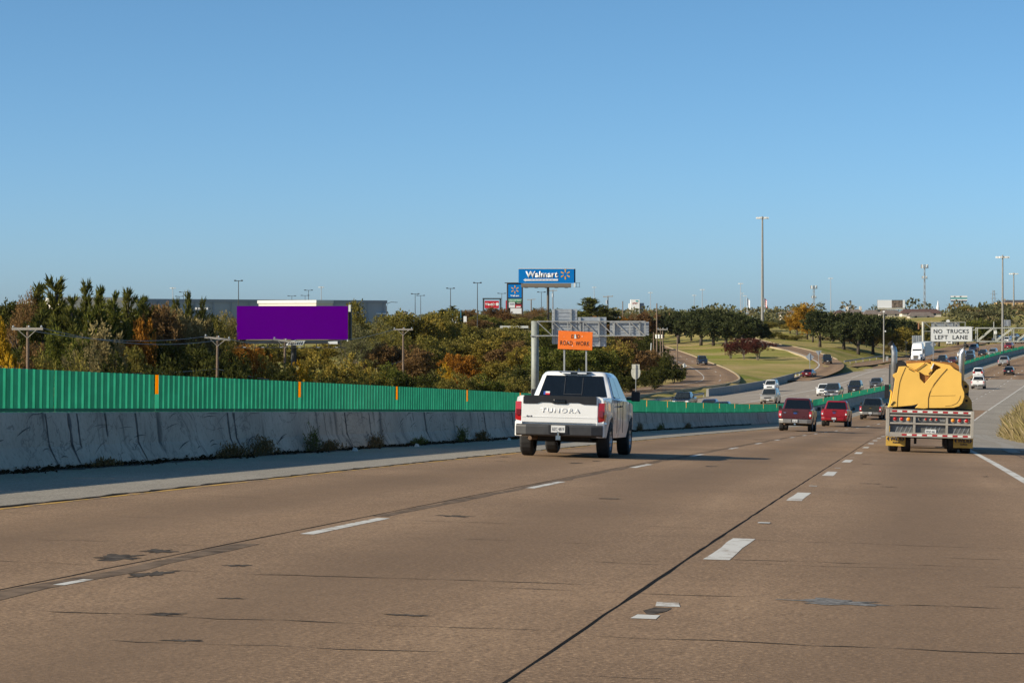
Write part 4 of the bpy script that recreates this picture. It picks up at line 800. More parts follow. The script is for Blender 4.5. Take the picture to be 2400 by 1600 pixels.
for z in (zb - 1.05, zb + .05): cg.box((W_ / 2 + .9, -.3, z), (1.3, 1.3, .06))
cg.build('ladder_cage', DSTEEL, bb); MB().box((W_ / 2 + .1, -.2, zb - .5), (.35, .3, 1.1)).build('bracket', SIGNW, bb)
for i in range(5): MB().box((-W_ * .36 + i * W_ * .18, -1.0, zb - 1.2), (.9, .3, .14)).build('floodlight', DSTEEL, bb)
MB().cyl((.45, .6, 0), (.45, .6, zb - .6), .33, 14).build('pole', mat('brown_steel_pole', (.1, .08, .062), .6), bb)
# store pylon
D = 690; a = at(1188, 736, D); b_ = at(1225.6, 662, D); W_ = b_.x - a.x; H_ = b_.z - a.z; base = gpt(1207, D); zb = a.z - base.z
py = thing('pylon_sign', 'tall store pylon with a blue spark panel above smaller tenant panels', 'sign', (a.x + W_ / 2, D, base.z)); u = lambda x: ((x - 690) / 295 - .5) * W_; v_ = lambda y: zb + (1065 - y) / 580 * H_
fm = MB()
for x in (u(701), u(974)): fm.box((x, 0, (zb + H_) / 2), (.4, .7, zb + H_))
fm.box((-.2, 0, zb + H_ - .1), (W_ + .9, .9, .2)).box((0, .1, v_(640)), (W_, .4, H_ * .5)).box((0, .1, v_(930)), (W_ * .9, .3, H_ * .4)); fm.build('frame', mat('brown_frame', (.05, .038, .033), .6), py)
def tile(x0, x1, y0, y1, m, nm='panel', y=-.2): return MB().box(((u(x0) + u(x1)) / 2, y, (v_(y0) + v_(y1)) / 2), (u(x1) - u(x0), .12, v_(y0) - v_(y1))).build(nm, m, py)
tile(715, 960, 520, 765, WBLUE, y=-.3); spark(py, (u(838), -.37, v_(615)), H_ * .13, WYEL); lettering('Walmart', WWHITE, py, (u(838), -.37, v_(727)), wd=W_ * .54, h=H_ * .055, ext=.04, bold=.05)
tile(715, 958, 790, 840, mat('tenant_green', (.1, .45, .2), .5)); lettering('DOLLAR TREE', WWHITE, py, (u(838), -.27, v_(816)), wd=W_ * .76, h=H_ * .045, ext=.03, bold=.02)
tile(718, 838, 845, 948, WWHITE); tile(845, 955, 845, 888, mat('tenant_black', (.015, .015, .02), .5)); tile(845, 955, 893, 953, mat('tenant_red', (.5, .02, .04), .5)); tile(755, 960, 958, 1058, WWHITE); tile(862, 945, 920, 945, WWHITE, 'panel_mark', -.28); tile(740, 815, 862, 890, mat('grey_mark', (.35, .36, .4), .5), 'panel_mark', -.28); tile(870, 945, 855, 868, mat('tan_mark', (.5, .4, .3), .5), 'panel_mark', -.28)
MB().box((u(679), .2, v_(895)), (.35, .5, H_ * .28)).build('red_edge_panel', mat('tenant_red', (.5, .02, .04), .5), py)
# red restaurant sign
D = 640; a = at(1131, 724, D); b_ = at(1175, 699, D); W_ = b_.x - a.x; H_ = b_.z - a.z; base = gpt(1153, D); zb = a.z - base.z
ws = thing('restaurant_sign', 'red restaurant sign in a dark frame left of the store pylon', 'sign', (a.x + W_ / 2, D, base.z))
MB().box((0, .15, zb + H_ - .1), (W_, .8, .35)).box((-W_ / 2 + .25, .15, (zb + H_) / 2), (.4, .6, zb + H_)).box((W_ / 2 - .25, .15, (zb + H_) / 2), (.4, .6, zb + H_)).build('frame', mat('slate_frame', (.03, .045, .055), .6), ws)
MB().box((-.05, -.1, zb + H_ * .42), (W_ * .76, .3, H_ * .68)).build('panel', mat('restaurant_red', (.55, .005, .02), .5), ws); lettering("Wendy's", WWHITE, ws, (-.45, -.26, zb + H_ * .42), wd=W_ * .48, h=H_ * .36, ext=.03, bold=.03, shear=.3)
MB().lathe([(.005, 0), (.42, 0)], (W_ * .28, -.27, zb + H_ * .45), 'y', 16).build('white_disc', WWHITE, ws); MB().box((-.05, -.1, zb + H_ * .02), (W_ * .7, .2, .25)).build('lower_strip', mat('pale_blue_strip', (.3, .5, .6), .5), ws)
# end road work sign on the median wall
D = 93.; wpt = rp(91.5, BC); base = wpt + Vector((0, 0, .84)); ew = thing('road_work_sign', 'battered orange END ROAD WORK sign on two posts above the median wall', 'sign', base, R(-4))
sc_ = D / F; zt_ = CZ + (HY - 775.5) * sc_ - base.z; zb = CZ + (HY - 818.5) * sc_ - base.z; xc = (1347 - 1200) * sc_ - base.x
f_ = MB().prism([(xc - .66, zb + .02), (xc + .655, zb - .03), (xc + .675, zt_ - .04), (xc - .635, zt_ + .02)], -.02, .02).build('panel', ORS, ew, bevel=.01); f_.location.y = .0
lettering('END', BKINK, f_, (xc + .02, -.021, zb + .5), wd=.33, h=.15, ext=.004, bold=.01, sp=1.1).rotation_euler = (0, R(2), 0); lettering('ROAD  WORK', BKINK, f_, (xc - .01, -.021, zb + .24), wd=1.12, h=.17, ext=.004, bold=.01, sp=1.1).rotation_euler = (0, R(2), 0)
for i in range(14): MB().box((xc + random.uniform(-.6, .6), -.022, zb + random.uniform(.03, .62)), (random.uniform(.01, .05), .004, random.uniform(.01, .05))).build('scuff', SIGNW, f_)
MB().prism([(xc - .03, zb + .42), (xc + .05, zb + .42), (xc + .02, zb + .58), (xc - .02, zb + .58)], -.03, -.026).build('sticker', SIGNW, f_)
for x in (-.42, .42): MB().box((xc + x, .05, (zt_ - .1) / 2 - .1), (.06, .05, zt_ + .1)).build('post', STEELG, ew)
# route shield seen from behind
D = 236; base = gpt(1490, D); sh = thing('route_marker', 'back of a pale route shield on a thin post beyond the screen', 'sign', base); z0 = CZ + (HY - 887) * D / F - base.z
k = D / F; P_ = [(-10, 14), (-11, 6), (-9, -3), (-5, -8), (0, -10.5), (5, -8), (9, -3), (11, 6), (10, 14)]
MB().prism([(x * k, z0 + (z + 8) * k) for x, z in P_], -.02, .02).build('shield', mat('pale_sign_back', (.6, .6, .5), .5), sh); MB().box((0, 0, z0 + 28 * k), (18 * k, .04, 11 * k)).build('direction_plate', mat('pale_sign_back', (.6, .6, .5), .5), sh); MB().box((0, -.06, (z0 + 33 * k) / 2), (.07, .06, z0 + 33 * k)).build('post', STEELG, sh)
# overhead cantilever on the left, signs seen from behind
def truss(root, x0, x1, z0, z1, y0, y1, n, r=.06, m=STEELG, flip=False, lastv=True):
    for z in (z0, z1):
        for y in (y0, y1): MB().box(((x0 + x1) / 2, y, z), (abs(x1 - x0), r * 1.7, r * 1.7)).build('chord', m, root)
    for i in range(n):
        a = x0 + (x1 - x0) * i / n; c = x0 + (x1 - x0) * (i + 1) / n
        for y in (y0, y1): MB().tube([(a, y, z0 if flip else z1), (c, y, z1 if flip else z0)], r * .75, 6).build('brace', m, root)
        for y in (y0, y1): MB().box((c, y, (z0 + z1) / 2), (r * 1.2, r * 1.2, z1 - z0)).build('upright', m, root)
        MB().tube([(a, y0, z1), (c, y1, z1)], r * .55, 6).build('cross_brace', m, root)
D = 224; base = gpt(1254, D); k = D / F; ga = thing('cantilever_sign_gantry', 'grey steel cantilever gantry with sign backs beside the white truck', 'gantry', base); Z = lambda y: CZ + (HY - y) * k - base.z; X = lambda x: (x - 1254) * k
MB().cyl((0, 0, 0), (0, 0, Z(752)), 9.0 * k, 18).build('post', mat('grey_green_post', (.25, .27, .245), .6, .2, var=.15, scale=2), ga, smooth=True); MB().box((0, 0, Z(787)), (20.5 * k, 20.5 * k, .12)).build('collar', STEELG, ga)
truss(ga, X(1258), X(1512), Z(786.5), Z(753), -.55, .55, 7, .055, lastv=True)
def ribbed(root, x0, x1, z0, z1, y, n, m=SIGNB):
    p = MB().box(((x0 + x1) / 2, y, (z0 + z1) / 2), (x1 - x0, .05, z1 - z0)).build('sign_panel', m, root)
    for i in range(1, n): MB().box(((x0 + x1) / 2, y - .045, z0 + (z1 - z0) * i / n), (x1 - x0, .04, .045)).build('rib', m, p)
    for f in (.09, .76): MB().box((x0 + (x1 - x0) * f, y - .1, (z0 + z1) / 2), (.12, .1, z1 - z0)).build('stiffener', STEELG, p)
ribbed(ga, X(1294), X(1353), Z(806), Z(724), .75, 10); ribbed(ga, X(1354), X(1422), Z(812), Z(743), .78, 9); ribbed(ga, X(1430), X(1522), Z(786), Z(754), .76, 5)
# overhead truss on the right with the NO TRUCKS sign
D = 272; k = D / F; pr = rp(278, 12.0); base = Vector((pr.x, D, g(pr.x, D))); gb = thing('cantilever_sign_gantry', 'pale steel truss over the right lanes carrying the white left lane sign', 'gantry', base); Z = lambda y: CZ + (HY - y) * k - base.z; X = lambda x: (x - 1200) * k - base.x
PALE = mat('pale_truss_steel', (.5, .5, .44), .5, .2, var=.12, scale=2)
MB().cyl((0, 0, 0), (0, 0, Z(766)), .35, 16).build('post', PALE, gb)
x0, x1 = X(2289), 0.
for z in (Z(768.5), Z(800)):
    for y in (-.5, .5): MB().box(((x0 + x1) / 2, y, z), (x1 - x0 + .1, .12, .13)).build('chord', PALE, gb)
n = 0
for a, c in ((2289, 2327), (2332, 2374), (2380, 2425)):
    for y in (-.5, .5): MB().tube([(X(a) + .1, y, Z(799)), (X(c), y, Z(769))], .055, 6).build('brace', PALE, gb)
for a in (2289, 2332, 2374, 2425):
    for y in (-.5, .5): MB().box((X(a), y, Z(784)), (.09, .09, Z(768) - Z(801))).build('upright', PALE, gb)
MB().box((X(2331), -.62, Z(779)), (.25, .2, .35)).build('camera_box', SIGNW, gb); MB().box((X(2328), -.3, Z(762)), (.08, .08, .8)).build('camera_post', PALE, gb)
for z in (Z(773), Z(796)): MB().box((X(2240), .1, z), (X(2290) - X(2190), .1, .1)).build('sign_beam', PALE, gb)
def rpoly(x0, x1, z0, z1, r):
    o = []
    for cx, cz, a0 in ((x1 - r, z1 - r, 0), (x0 + r, z1 - r, 90), (x0 + r, z0 + r, 180), (x1 - r, z0 + r, 270)): o += [(cx + r * math.cos(R(a0 + a)), cz + r * math.sin(R(a0 + a))) for a in (0, 30, 60, 90)]
    return o
ns = thing('lane_restriction_sign', 'white NO TRUCKS LEFT LANE sign hanging above the yellow bucket', 'sign', base); 
MB().prism(rpoly(X(2179), X(2277), Z(800.8), Z(764.7), .16), -.62, -.56).build('panel_border', mat('sign_grey_edge', (.3, .3, .29), .5), ns); MB().prism(rpoly(X(2180.3), X(2275.7), Z(799.6), Z(766), .12), -.64, -.60).build('panel', SIGNW, ns)
lettering('NO  TRUCKS', BKINK, ns, (X(2226.8), -.645, Z(776)), wd=82 * k, h=9.6 * k, ext=.01, bold=.012, sp=1.12); lettering('LEFT  LANE', BKINK, ns, (X(2227), -.645, Z(790)), wd=77 * k, h=9.6 * k, ext=.01, bold=.012, sp=1.12)
for y in (767, 799): MB().box((X(2277.5), -.5, Z(y)), (.12, .2, .12)).build('clamp', SIGNW, ns)
# second cantilever far on the left of the oncoming lanes
D = 575; k = D / F; base = gpt(2163.5, D); gc = thing('cantilever_sign_gantry', 'slim far cantilever gantry behind the left lane sign with its post behind the white semi', 'gantry', base); Z = lambda y: CZ + (HY - y) * k - base.z; X = lambda x: (x - 2163.5) * k
MB().cyl((0, 0, 0), (0, 0, Z(754)), .29, 12).build('post', PALE, gc); truss(gc, X(2166), X(2262), Z(776), Z(755), -.5, .5, 4, .07, PALE); ribbed(gc, X(2184), X(2250), Z(790), Z(755), .7, 4); MB().lathe([(.01, 0), (.45, 0)], (X(2223), .6, Z(753)), 'y', 14).build('round_top_plate', SIGNW, gc); MB().box((X(2153), 0, Z(764)), (.25, .25, 1.5)).box((X(2158), 0, Z(765)), (1.1, .1, .1)).build('detector', mat('rust_box', (.4, .2, .1), .7), gc)
def posted(px, py, D, label, shape, m=SIGNB, w_=1., h_=1., posts=(0,), name='road_sign', cat='sign', ribs=0):
    base = gpt(px, D); t = thing(name, label, cat, base); zc = CZ + (HY - py) * D / F - base.z
    if shape == 'diamond': MB().prism([(-w_ / 2, zc), (0, zc - h_ / 2), (w_ / 2, zc), (0, zc + h_ / 2)], -.02, .02).build('panel', m, t)
    elif shape == 'yield': MB().prism([(-w_ / 2, zc + h_ / 2), (0, zc - h_ / 2), (w_ / 2, zc + h_ / 2)], -.02, .02).build('panel', m, t)
    elif shape == 'round': MB().prism([(w_ / 2 * math.cos(a), zc + h_ / 2 * math.sin(a)) for a in [i * math.pi / 6 for i in range(12)]], -.02, .02).build('panel', m, t)
    else:
        p = MB().box((0, 0, zc), (w_, .05, h_)).build('panel', m, t)
        for i in range(ribs): MB().box((-w_ / 2 + w_ * (i + .5) / ribs, -.05, zc), (.09, .06, h_)).build('rib', STEELG, p)
    for x in posts: MB().box((x * w_, -.06, (zc + h_ * .4) / 2), (.09, .07, zc + h_ * .4)).build('post', STEELG, t)
    return t
posted(1898, 836.5, 436, 'larger diamond sign seen from behind on the grass near the slip road bend', 'diamond', SIGNB, 1.5, 1.5); posted(1918.5, 828, 455, 'yield sign seen from behind beside the slip road', 'yield', SIGNB, 1.2, 1.0); posted(1603.5, 857, 415, 'small white diamond sign beside the shaded frontage road', 'diamond', SIGNW, .95, .95); posted(2187, 807, 500, 'diamond sign seen from behind right of the white semi', 'diamond', SIGNB, 1.25, 1.25)
posted(2149, 796, 575, 'grey ribbed sign back on posts left of the far gantry post', 'rect', SIGNB, 2.3, 2.0, (-.3, .3), ribs=5); posted(2123.5, 801, 590, 'small round sign back in front of the green trees', 'round', SIGNW, .75, .75); posted(2359, 757, 640, 'grey square sign back above the right truss', 'rect', SIGNB, 2.2, 1.7, (-.25, .25), ribs=4)
posted(1995, 804, 640, 'small white sign left of two among the oak trunks', 'rect', SIGNW, .45, .6); posted(2015, 805, 640, 'small white sign right of two among the oak trunks', 'yield', SIGNW, .8, .7)
# slim lighting masts and lamp posts
def mast(px, ptop, D, label, r=.35, arm=2.2, kind='ring', m=CONC, pbot=None, name='high_mast_light'):
    base = gpt(px, D); t = thing(name, label, 'light pole', base); h = CZ + (HY - ptop) * D / F - base.z
    MB().tube([(0, 0, -.5), (0, 0, h * .5), (0, 0, h)], [r, r * .75, r * .5], 10).build('pole', m, t)
    if kind == 'ring':
        MB().lathe([(arm * .4, 0), (arm * .5, .0), (arm * .5, .18), (arm * .4, .18)], (0, 0, h - .5), 'z', 12).build('ring', m, t)
        for i in range(6):
            a = i * math.pi / 3; MB().box((arm * .62 * math.cos(a), arm * .62 * math.sin(a), h - .5), (arm * .32, arm * .32, arm * .2)).build('luminaire', SIGNW, t)
    else:
        MB().box((0, 0, h - .1), (arm, .12, .12)).build('cross_arm', m, t)
        for s in (-1, 1): MB().box((s * arm * .4, 0, h), (arm * .24, .4, .16)).build('luminaire', m, t)
    return t
mast(1787, 507, 720, 'tallest high mast light standing behind the red bushes', .48, 2.4); mast(2350, 597.6, 535, 'high mast light rising behind the right truss', .3, 1.9); mast(2376, 639, 1000, 'high mast light near the tan building at right', .4, 2.4)
for px, pt, D, lab in [(1524.6, 684, 1700, 'thin distant mast left of the lone oak'), (1627, 690.5, 1800, 'thin distant mast, shortest of the pair above the oak group'), (1646, 677, 1600, 'thin distant mast, taller of the pair above the oak group'), (1736, 662.7, 1500, 'thin distant mast left of the flags, tallest of three'), (1739.5, 686, 2000, 'thin distant mast left of the flags, middle of three'), (1746, 692, 2100, 'thin distant mast left of the flags, shortest of three'), (1947, 650.6, 1600, 'thin distant mast above the dark oaks at right'), (1392.6, 671.7, 1700, 'thin distant mast right of the blue billboard'), (405, 673, 1300, 'thin mast behind the long grey store roof'), (753, 671, 1300, 'thin mast above the right end of the purple billboard')]:
    mast(px, pt, D, lab, .3, 2., m=mat('pale_mast', (.35, .37, .4), .6))
LP = mat('lamp_pole_dark', (.035, .036, .038), .6)
for px, pt, D, lab in [(559, 657, 480, 'dark twin lamp post rising behind the left end of the purple billboard'), (430, 684, 720, 'taller twin lamp post behind the grey store roof'), (420.6, 694, 800, 'shorter twin lamp post behind the grey store roof'), (684, 693, 860, 'small twin lamp post above the cream store front, leftmost'), (715, 692, 860, 'small twin lamp post above the cream store front, middle'), (723, 679.5, 700, 'taller twin lamp post above the cream store front'), (973, 688, 640, 'twin lamp post left of a pair above the olive trees'), (986, 692, 760, 'twin lamp post right of a pair above the olive trees'), (1056, 675, 560, 'twin lamp post above the fuel station'), (1119, 662, 500, 'tall dark twin lamp post left of the red restaurant sign'), (1176, 687, 800, 'short lamp post just left of the store pylon'), (1269, 684, 700, 'twin lamp post left of the blue billboard pole')]:
    mast(px, pt, D, lab, .13, 22 * D / F * .9, 'T', LP, name='lamp_post')
st = thing('street_lamp', 'curved arm street lamp at the right end of the grey store', 'light pole', gpt(906, 640)); h = CZ + (HY - 718) * 640 / F - st.location.z
MB().tube([(0, 0, 0), (0, 0, h), (.3, 0, h + .8), (1.2, 0, h + 1.15), (2.6, 0, h + 1.1)], [.12, .1, .08, .07, .06], 8).build('pole', LP, st); MB().box((2.6, 0, h + 1.08), (.7, .3, .12)).build('luminaire', LP, st)
mp_ = thing('camera_pole', 'grey traffic camera pole standing on the verge right of the oaks', 'pole', gpt(2071.5, 535)); h = CZ + (HY - 731) * 535 / F - mp_.location.z
MB().tube([(0, 0, 0), (0, 0, h)], [.19, .13], 10).build('pole', CONC, mp_); MB().box((0, -.1, h + .1), (.35, .5, .35)).build('camera', SIGNW, mp_); MB().tube([(0, 0, h - .3), (-1.3, 0, h + .1)], .05, 6).build('arm', CONC, mp_); MB().box((.7, 0, .9), (.5, .5, 1.0)).build('cabinet', STEELG, mp_); MB().box((.3, 0, h * .62), (.3, .3, .3)).build('junction_box', SIGNW, mp_)
# lattice and cell towers
def tower(px, pt, D, label, w0, w1, cell=False, pb=None):
    base = gpt(px, D); t = thing('cell_tower' if cell else 'lattice_tower', label, 'tower', base); h = CZ + (HY - pt) * D / F - base.z; n = 9
    leg = lambda i, z: ((w0 + (w1 - w0) * z / h) * (1 if i in (0, 1) else -1) / 2, (w0 + (w1 - w0) * z / h) * (1 if i in (0, 3) else -1) / 2, z)
    GT = mat('tower_grey', (.2, .21, .22), .6)
    for i in range(4): MB().tube([leg(i, 0), leg(i, h)], .12, 5).build('leg', GT, t)
    for j in range(n):
        z0, z1 = h * j / n, h * (j + 1) / n
        for i in range(4): MB().tube([leg(i, z0), leg((i + 1) % 4, z1)], .08, 4).build('lattice', GT, t)
    if cell:
        for zz in (h, h - 6.):
            MB().lathe([(1.6, 0), (1.9, 0), (1.9, .2)], (0, 0, zz - 1.4), 'z', 10).build('platform', GT, t)
            for i in range(8):
                a = i * math.pi / 4; MB().box((1.9 * math.cos(a) * (1 if zz == h else .7), 1.9 * math.sin(a), zz - .5), (.4, .4, 2.1 if zz == h else 1.)).build('antenna', SIGNW if i % 2 else GT, t)
    else:
        for zz in (h * .72, h * .88): MB().box((0, 0, zz), (w0 * 1.3, .2, .2)).build('arm', GT, t)
    return t
tower(2167, 622, 1350, 'grey cell tower with antennas above the far billboard', .9, .5, True); tower(2329, 680, 1900, 'lattice power tower near the tan building', 4.2, 1.2); tower(1907.5, 671, 1500, 'slender antenna tower behind the yellow tree', 1.0, .8, True)
# wooden utility poles
def upole(px, parm, D, label, arm=2.44, tilt=0., brace=True, stub=.25, m=WOOD, insul=3, extra=None, lean=0., rr=.14):
    base = gpt(px, D); t = thing('utility_pole', label, 'utility pole', base); h = CZ + (HY - parm) * D / F - base.z
    MB().tube([(lean * h, 0, -.5), (0, 0, h + stub)], [rr * 1.2, rr * .8], 9).build('pole', m, t)
    if arm:
        dx, dz = arm / 2 * math.cos(R(tilt)), arm / 2 * math.sin(R(tilt)); a = MB()
        a.loft([[(s * dx, -.2 + p, h + s * dz + q) for p, q in ((0, -.09), (.13, -.09), (.13, .09), (0, .09))] for s in (-1, 1)]); ar = a.build('cross_arm', WOODG, t)
        for i in range(insul):
            f = -.9 + 1.8 * i / max(1, insul - 1) + (.1 if i == 1 else 0); MB().lathe([(.005, .0), (.07, .02), (.09, .1), (.04, .17), (.005, .19)], (dx * f, -.13, h + dz * f + .09), 'z', 8).build('insulator', SIGNB, ar)
        if brace:
            for s in (-1, 1): MB().tube([(s * dx * .58, -.2, h + s * dz * .58 - .08), (0, -.15, h - .72)], .03, 5).build('arm_brace', WOODG, t)
    if extra: MB().cyl((.28 * extra, 0, h - 1.7), (.28 * extra, 0, h - .8), .24, 10).build('transformer', SIGNB, t)
    return t, Vector((base.x, base.y, base.z + h))
P1, e1 = upole(65, 770.5, 189, 'wooden utility pole with a broad pale cross arm at far left'); P2, e2 = upole(510, 793, 226, 'wooden utility pole with a tilted cross arm left of the purple billboard', tilt=-6, lean=-.01); P3, e3 = upole(668, 799, 252, 'wooden utility pole in front of the purple billboard base', tilt=-8, lean=-.012); P4, e4 = upole(945, 772, 307, 'wooden utility pole with a cross arm right of the purple billboard', tilt=0)
upole(1245, 702, 760, 'leaning utility pole with cross arm left of the blue billboard pole', 2.6, 4, False, .1, rr=.2); upole(1296, 681, 640, 'utility pole with transformer right of the blue billboard pole', 2.2, 2, False, .3, extra=-.2, rr=.13); upole(1425, 695, 560, 'dark utility pole with transformer above the left gantry', 2.3, 3, False, .2, extra=-1, rr=.13); upole(1459.6, 708, 620, 'bare wooden utility pole left of the white tower building', 0, rr=.14)
upole(1539.5, 714, 420, 'tallest wooden pole beside the curving frontage road', 0, rr=.13); upole(1548, 771, 415, 'brown wooden pole, middle of the pole group by the frontage road', 0, rr=.1); upole(1553, 772, 408, 'leaning dark pole with white transformer bar in the pole group', 1.7, 0, False, .2, rr=.12, lean=.012); upole(1532, 782, 400, 'short pole left of the pole group by the frontage road', 0, rr=.11); upole(1587.5, 790, 395, 'lone dark pole standing in front of the frontage road', 0, rr=.11)
wp = thing('guy_wire_guard', 'pale slanted pole guard below the pole group by the frontage road', 'pole', gpt(1523, 392)); hh = CZ + (HY - 804) * 392 / F - wp.location.z; MB().tube([(-.15, 0, -.3), (.25, 0, hh)], .09, 8).build('guard', mat('pale_guard', (.5, .52, .5), .6), wp)
tb = thing('transformer_bank', 'white transformer cans hung between the poles by the frontage road', 'transformer', gpt(1546, 412)); hh = CZ + (HY - 788) * 412 / F - tb.location.z
MB().box((0, -.15, hh), (1.6, .12, .14)).build('rack', WOODG, tb)
for x in (-.55, -.1, .45): MB().cyl((x, -.25, hh - .35), (x, -.25, hh + .3), .17, 10).build('can', SIGNW, tb)
WIRE = mat('wire', (.22, .24, .26), .5)
def wire(a, b_, sag, label, r=.028):
    n = 14; o = MB().tube([a.lerp(b_, i / n) + Vector((0, 0, -sag * 4 * (i / n) * (1 - i / n))) for i in range(n + 1)], r, 5).build('power_line', WIRE); tag(o, label, 'power line', 'power lines among the left trees')
wire(e1 + Vector((-1, 0, .1)), e2 + Vector((-1, 0, .2)), .7, 'thin overhead wire running between the two leftmost utility poles'); wire(e2 + Vector((1, 0, 0)), e3 + Vector((-1, 0, .2)), .4, 'thin overhead wire between the tilted pole and the pole at the purple billboard')
wire(e3 + Vector((1, 0, 0)), e4 + Vector((-1, 0, .1)), .6, 'thin overhead wire from the billboard pole to the pole on its right'); wire(e1 + Vector((1, 0, .1)), e2 + Vector((1, 0, 0)), .9, 'second thin overhead wire between the two leftmost utility poles'); wire(at(0, 858, 185), at(508, 864, 226), .5, 'low telephone cable sagging left of the tilted utility pole', .025); wire(at(508, 864, 226), at(800, 888, 280), .7, 'low telephone cable sagging right of the tilted utility pole', .025); wire(at(690, 898, 270), at(945, 845, 307), .3, 'telephone cable rising to the pole right of the purple billboard', .025)
# far billboards
def farboard(x0, x1, y0, y1, D, label, pole, mats):
    a = at(x0, y1, D); b_ = at(x1, y0, D); base = gpt((x0 + x1) / 2, D); t = thing('billboard', label, 'billboard', (a.x + (b_.x - a.x) / 2, D, base.z)); W_ = b_.x - a.x; zb = a.z - base.z; H_ = b_.z - a.z
    MB().box((0, .5, zb + H_ / 2), (W_, 1., H_)).build('frame', DSTEEL, t)
    for f0, f1, g0, g1, m in mats: MB().box((W_ * ((f0 + f1) / 2 - .5), -.06, zb + H_ * (g0 + g1) / 2), (W_ * (f1 - f0), .1, H_ * (g1 - g0))).build('face', m, t)
    MB().box((0, -.1, zb - .5), (W_ * .95, 1.2, .8)).build('skirt', mat('cream_skirt', (.5, .46, .36), .6) if pole < 0 else DSTEEL, t); MB().cyl((W_ * pole, .5, 0), (W_ * pole, .5, zb - .5), .5, 12).build('pole', DSTEEL, t); return t
farboard(2056.5, 2121, 703, 721, 1300, 'white billboard with a dark picture above the brown roofs', -.46, [(0, .52, 0, 1, WWHITE), (.52, .92, .03, .95, mat('picture', (.16, .12, .09), .6, var=.9, scale=.8)), (.92, 1, 0, 1, WWHITE)])
farboard(2228, 2267, 693, 704, 1650, 'small white billboard with a teal stripe on the far ridge', .05, [(0, 1, .62, 1, WWHITE), (0, 1, .32, .6, mat('teal_stripe', (.02, .35, .38), .5)), (0, 1, 0, .3, WWHITE), (.2, .3, .7, .9, mat('teal_stripe', (.02, .35, .38), .5)), (.55, .65, .7, .92, mat('navy_mark', (.06, .04, .2), .5))])
# flags
def flag(px, pt, D, label, bands):
    base = gpt(px, D); t = thing('flag', label, 'flag', base); h = CZ + (HY - pt) * D / F - base.z; MB().cyl((0, 0, 0), (0, 0, h), .08, 8).build('flagpole', SIGNW, t)
    for u0, u1, v0, v1, m in bands:
        q = MB(); n = 6; w_ = 2.2; q.loft([[(w_ * (u0 + (u1 - u0) * i / n) * .55 + .1, .25 * math.sin(4 * (u0 + (u1 - u0) * i / n)), h - 3.6 * (1 - v) - 1.6 * (u0 + (u1 - u0) * i / n)) for v in (v0, v1)] for i in range(n + 1)], False, False); q.build('cloth', m, t)
FB = mat('flag_blue', (.02, .07, .3)); FR = mat('flag_red', (.5, .02, .03)); flag(1751, 697, 1150, 'white and blue flag left of the tallest mast', [(0, .35, 0, 1, FB), (.35, 1, .5, 1, WWHITE), (.35, 1, 0, .5, WWHITE), (.6, .9, .1, .4, FB)])
flag(1791, 697, 1150, 'striped red and white flag just right of the tallest mast', [(0, .4, .45, 1, FB)] + [(.4 if i > 2 else 0, 1, i / 7, (i + 1) / 7, FR if i % 2 == 0 else WWHITE) for i in range(7)])
# buildings
GREYW = mat('grey_blue_wall', (.37, .39, .41), .8, var=.06, scale=.3); CREAM = mat('cream_wall', (.66, .6, .5), .8, var=.06, scale=.5); DROOF = mat('dark_roof', (.07, .055, .055), .85, var=.2, scale=.6); PARA = mat('parapet_white', (.6, .6, .57), .7)
bs_ = thing('big_box_store', 'long low grey and cream store behind the trees and the purple billboard', 'building', (0, 0, 0)); 
def slab(p, q, dep, zt_, zb, m, nm, cap=.5, par=None):   # wall along two ground points, pulled away from the viewer
    d = Vector((q.x - p.x, q.y - p.y, 0)); n = Vector((-d.y, d.x, 0)).normalized() * dep; c = [(p.x, p.y), (q.x, q.y), (q.x + n.x, q.y + n.y), (p.x + n.x, p.y + n.y)]
    o = MB().loft([[(x, y, z) for x, y in c] for z in (zb, zt_)]).build(nm, m, par)
    if cap:
        e = d.normalized() * .25 + Vector((0, 0, 0)); m_ = n.normalized() * .25; c2 = [(p.x - e.x - m_.x, p.y - e.y - m_.y), (q.x + e.x - m_.x, q.y + e.y - m_.y), (q.x + n.x + e.x, q.y + n.y + e.y), (p.x + n.x - e.x, p.y + n.y - e.y)]; MB().loft([[(x, y, z) for x, y in c2] for z in (zt_ - cap, zt_ + .12)]).build('parapet', mat('parapet_grey', (.3, .31, .33), .7) if m is GREYW else PARA, o)
    return o
zt_ = at(328, 701, 664).z
w1 = slab(at(318, 700, 664), at(905, 707, 722), 60, zt_, CZ - 4, GREYW, 'grey_wall', .8, bs_)
[MB().box((p.x, p.y - .1, CZ + .5), (.12, .3, 9.4)).build('panel_joint', mat('parapet_grey', (.3, .31, .33), .7), bs_) for p in [at(328, 704, 664.5).lerp(at(900, 704, 721), i / 14) for i in range(15)]]
w2 = slab(at(606, 704, 662), at(741, 704, 650), 7, at(606, 705, 662).z, CZ - 4, mat('bright_cream_wall', (.62, .57, .49), .8, var=.04, scale=.5), 'entrance_block', .7, bs_)
slab(at(140, 697, 628), at(320, 699, 634), 30, at(149, 697, 628).z, CZ - 4, CREAM, 'cream_wing', .7, bs_)
for i in range(9): p = at(640, 720, 654).lerp(at(735, 720, 656), i / 8); MB().box((p.x, p.y - .3, CZ + 1.2), (.5, .4, 4.5)).build('pilaster', CREAM, bs_)
for i in range(6): p = at(872 + 5 * i, 728, 728); MB().box((p.x, p.y - 3, CZ + 2.), (.4, .4, 2.8)).build('cart_canopy_post', SIGNW, bs_)
p = at(884, 735, 724); MB().box((p.x, p.y - 3, p.z), (6.5, 3, .35)).build('canopy', SIGNW, bs_)
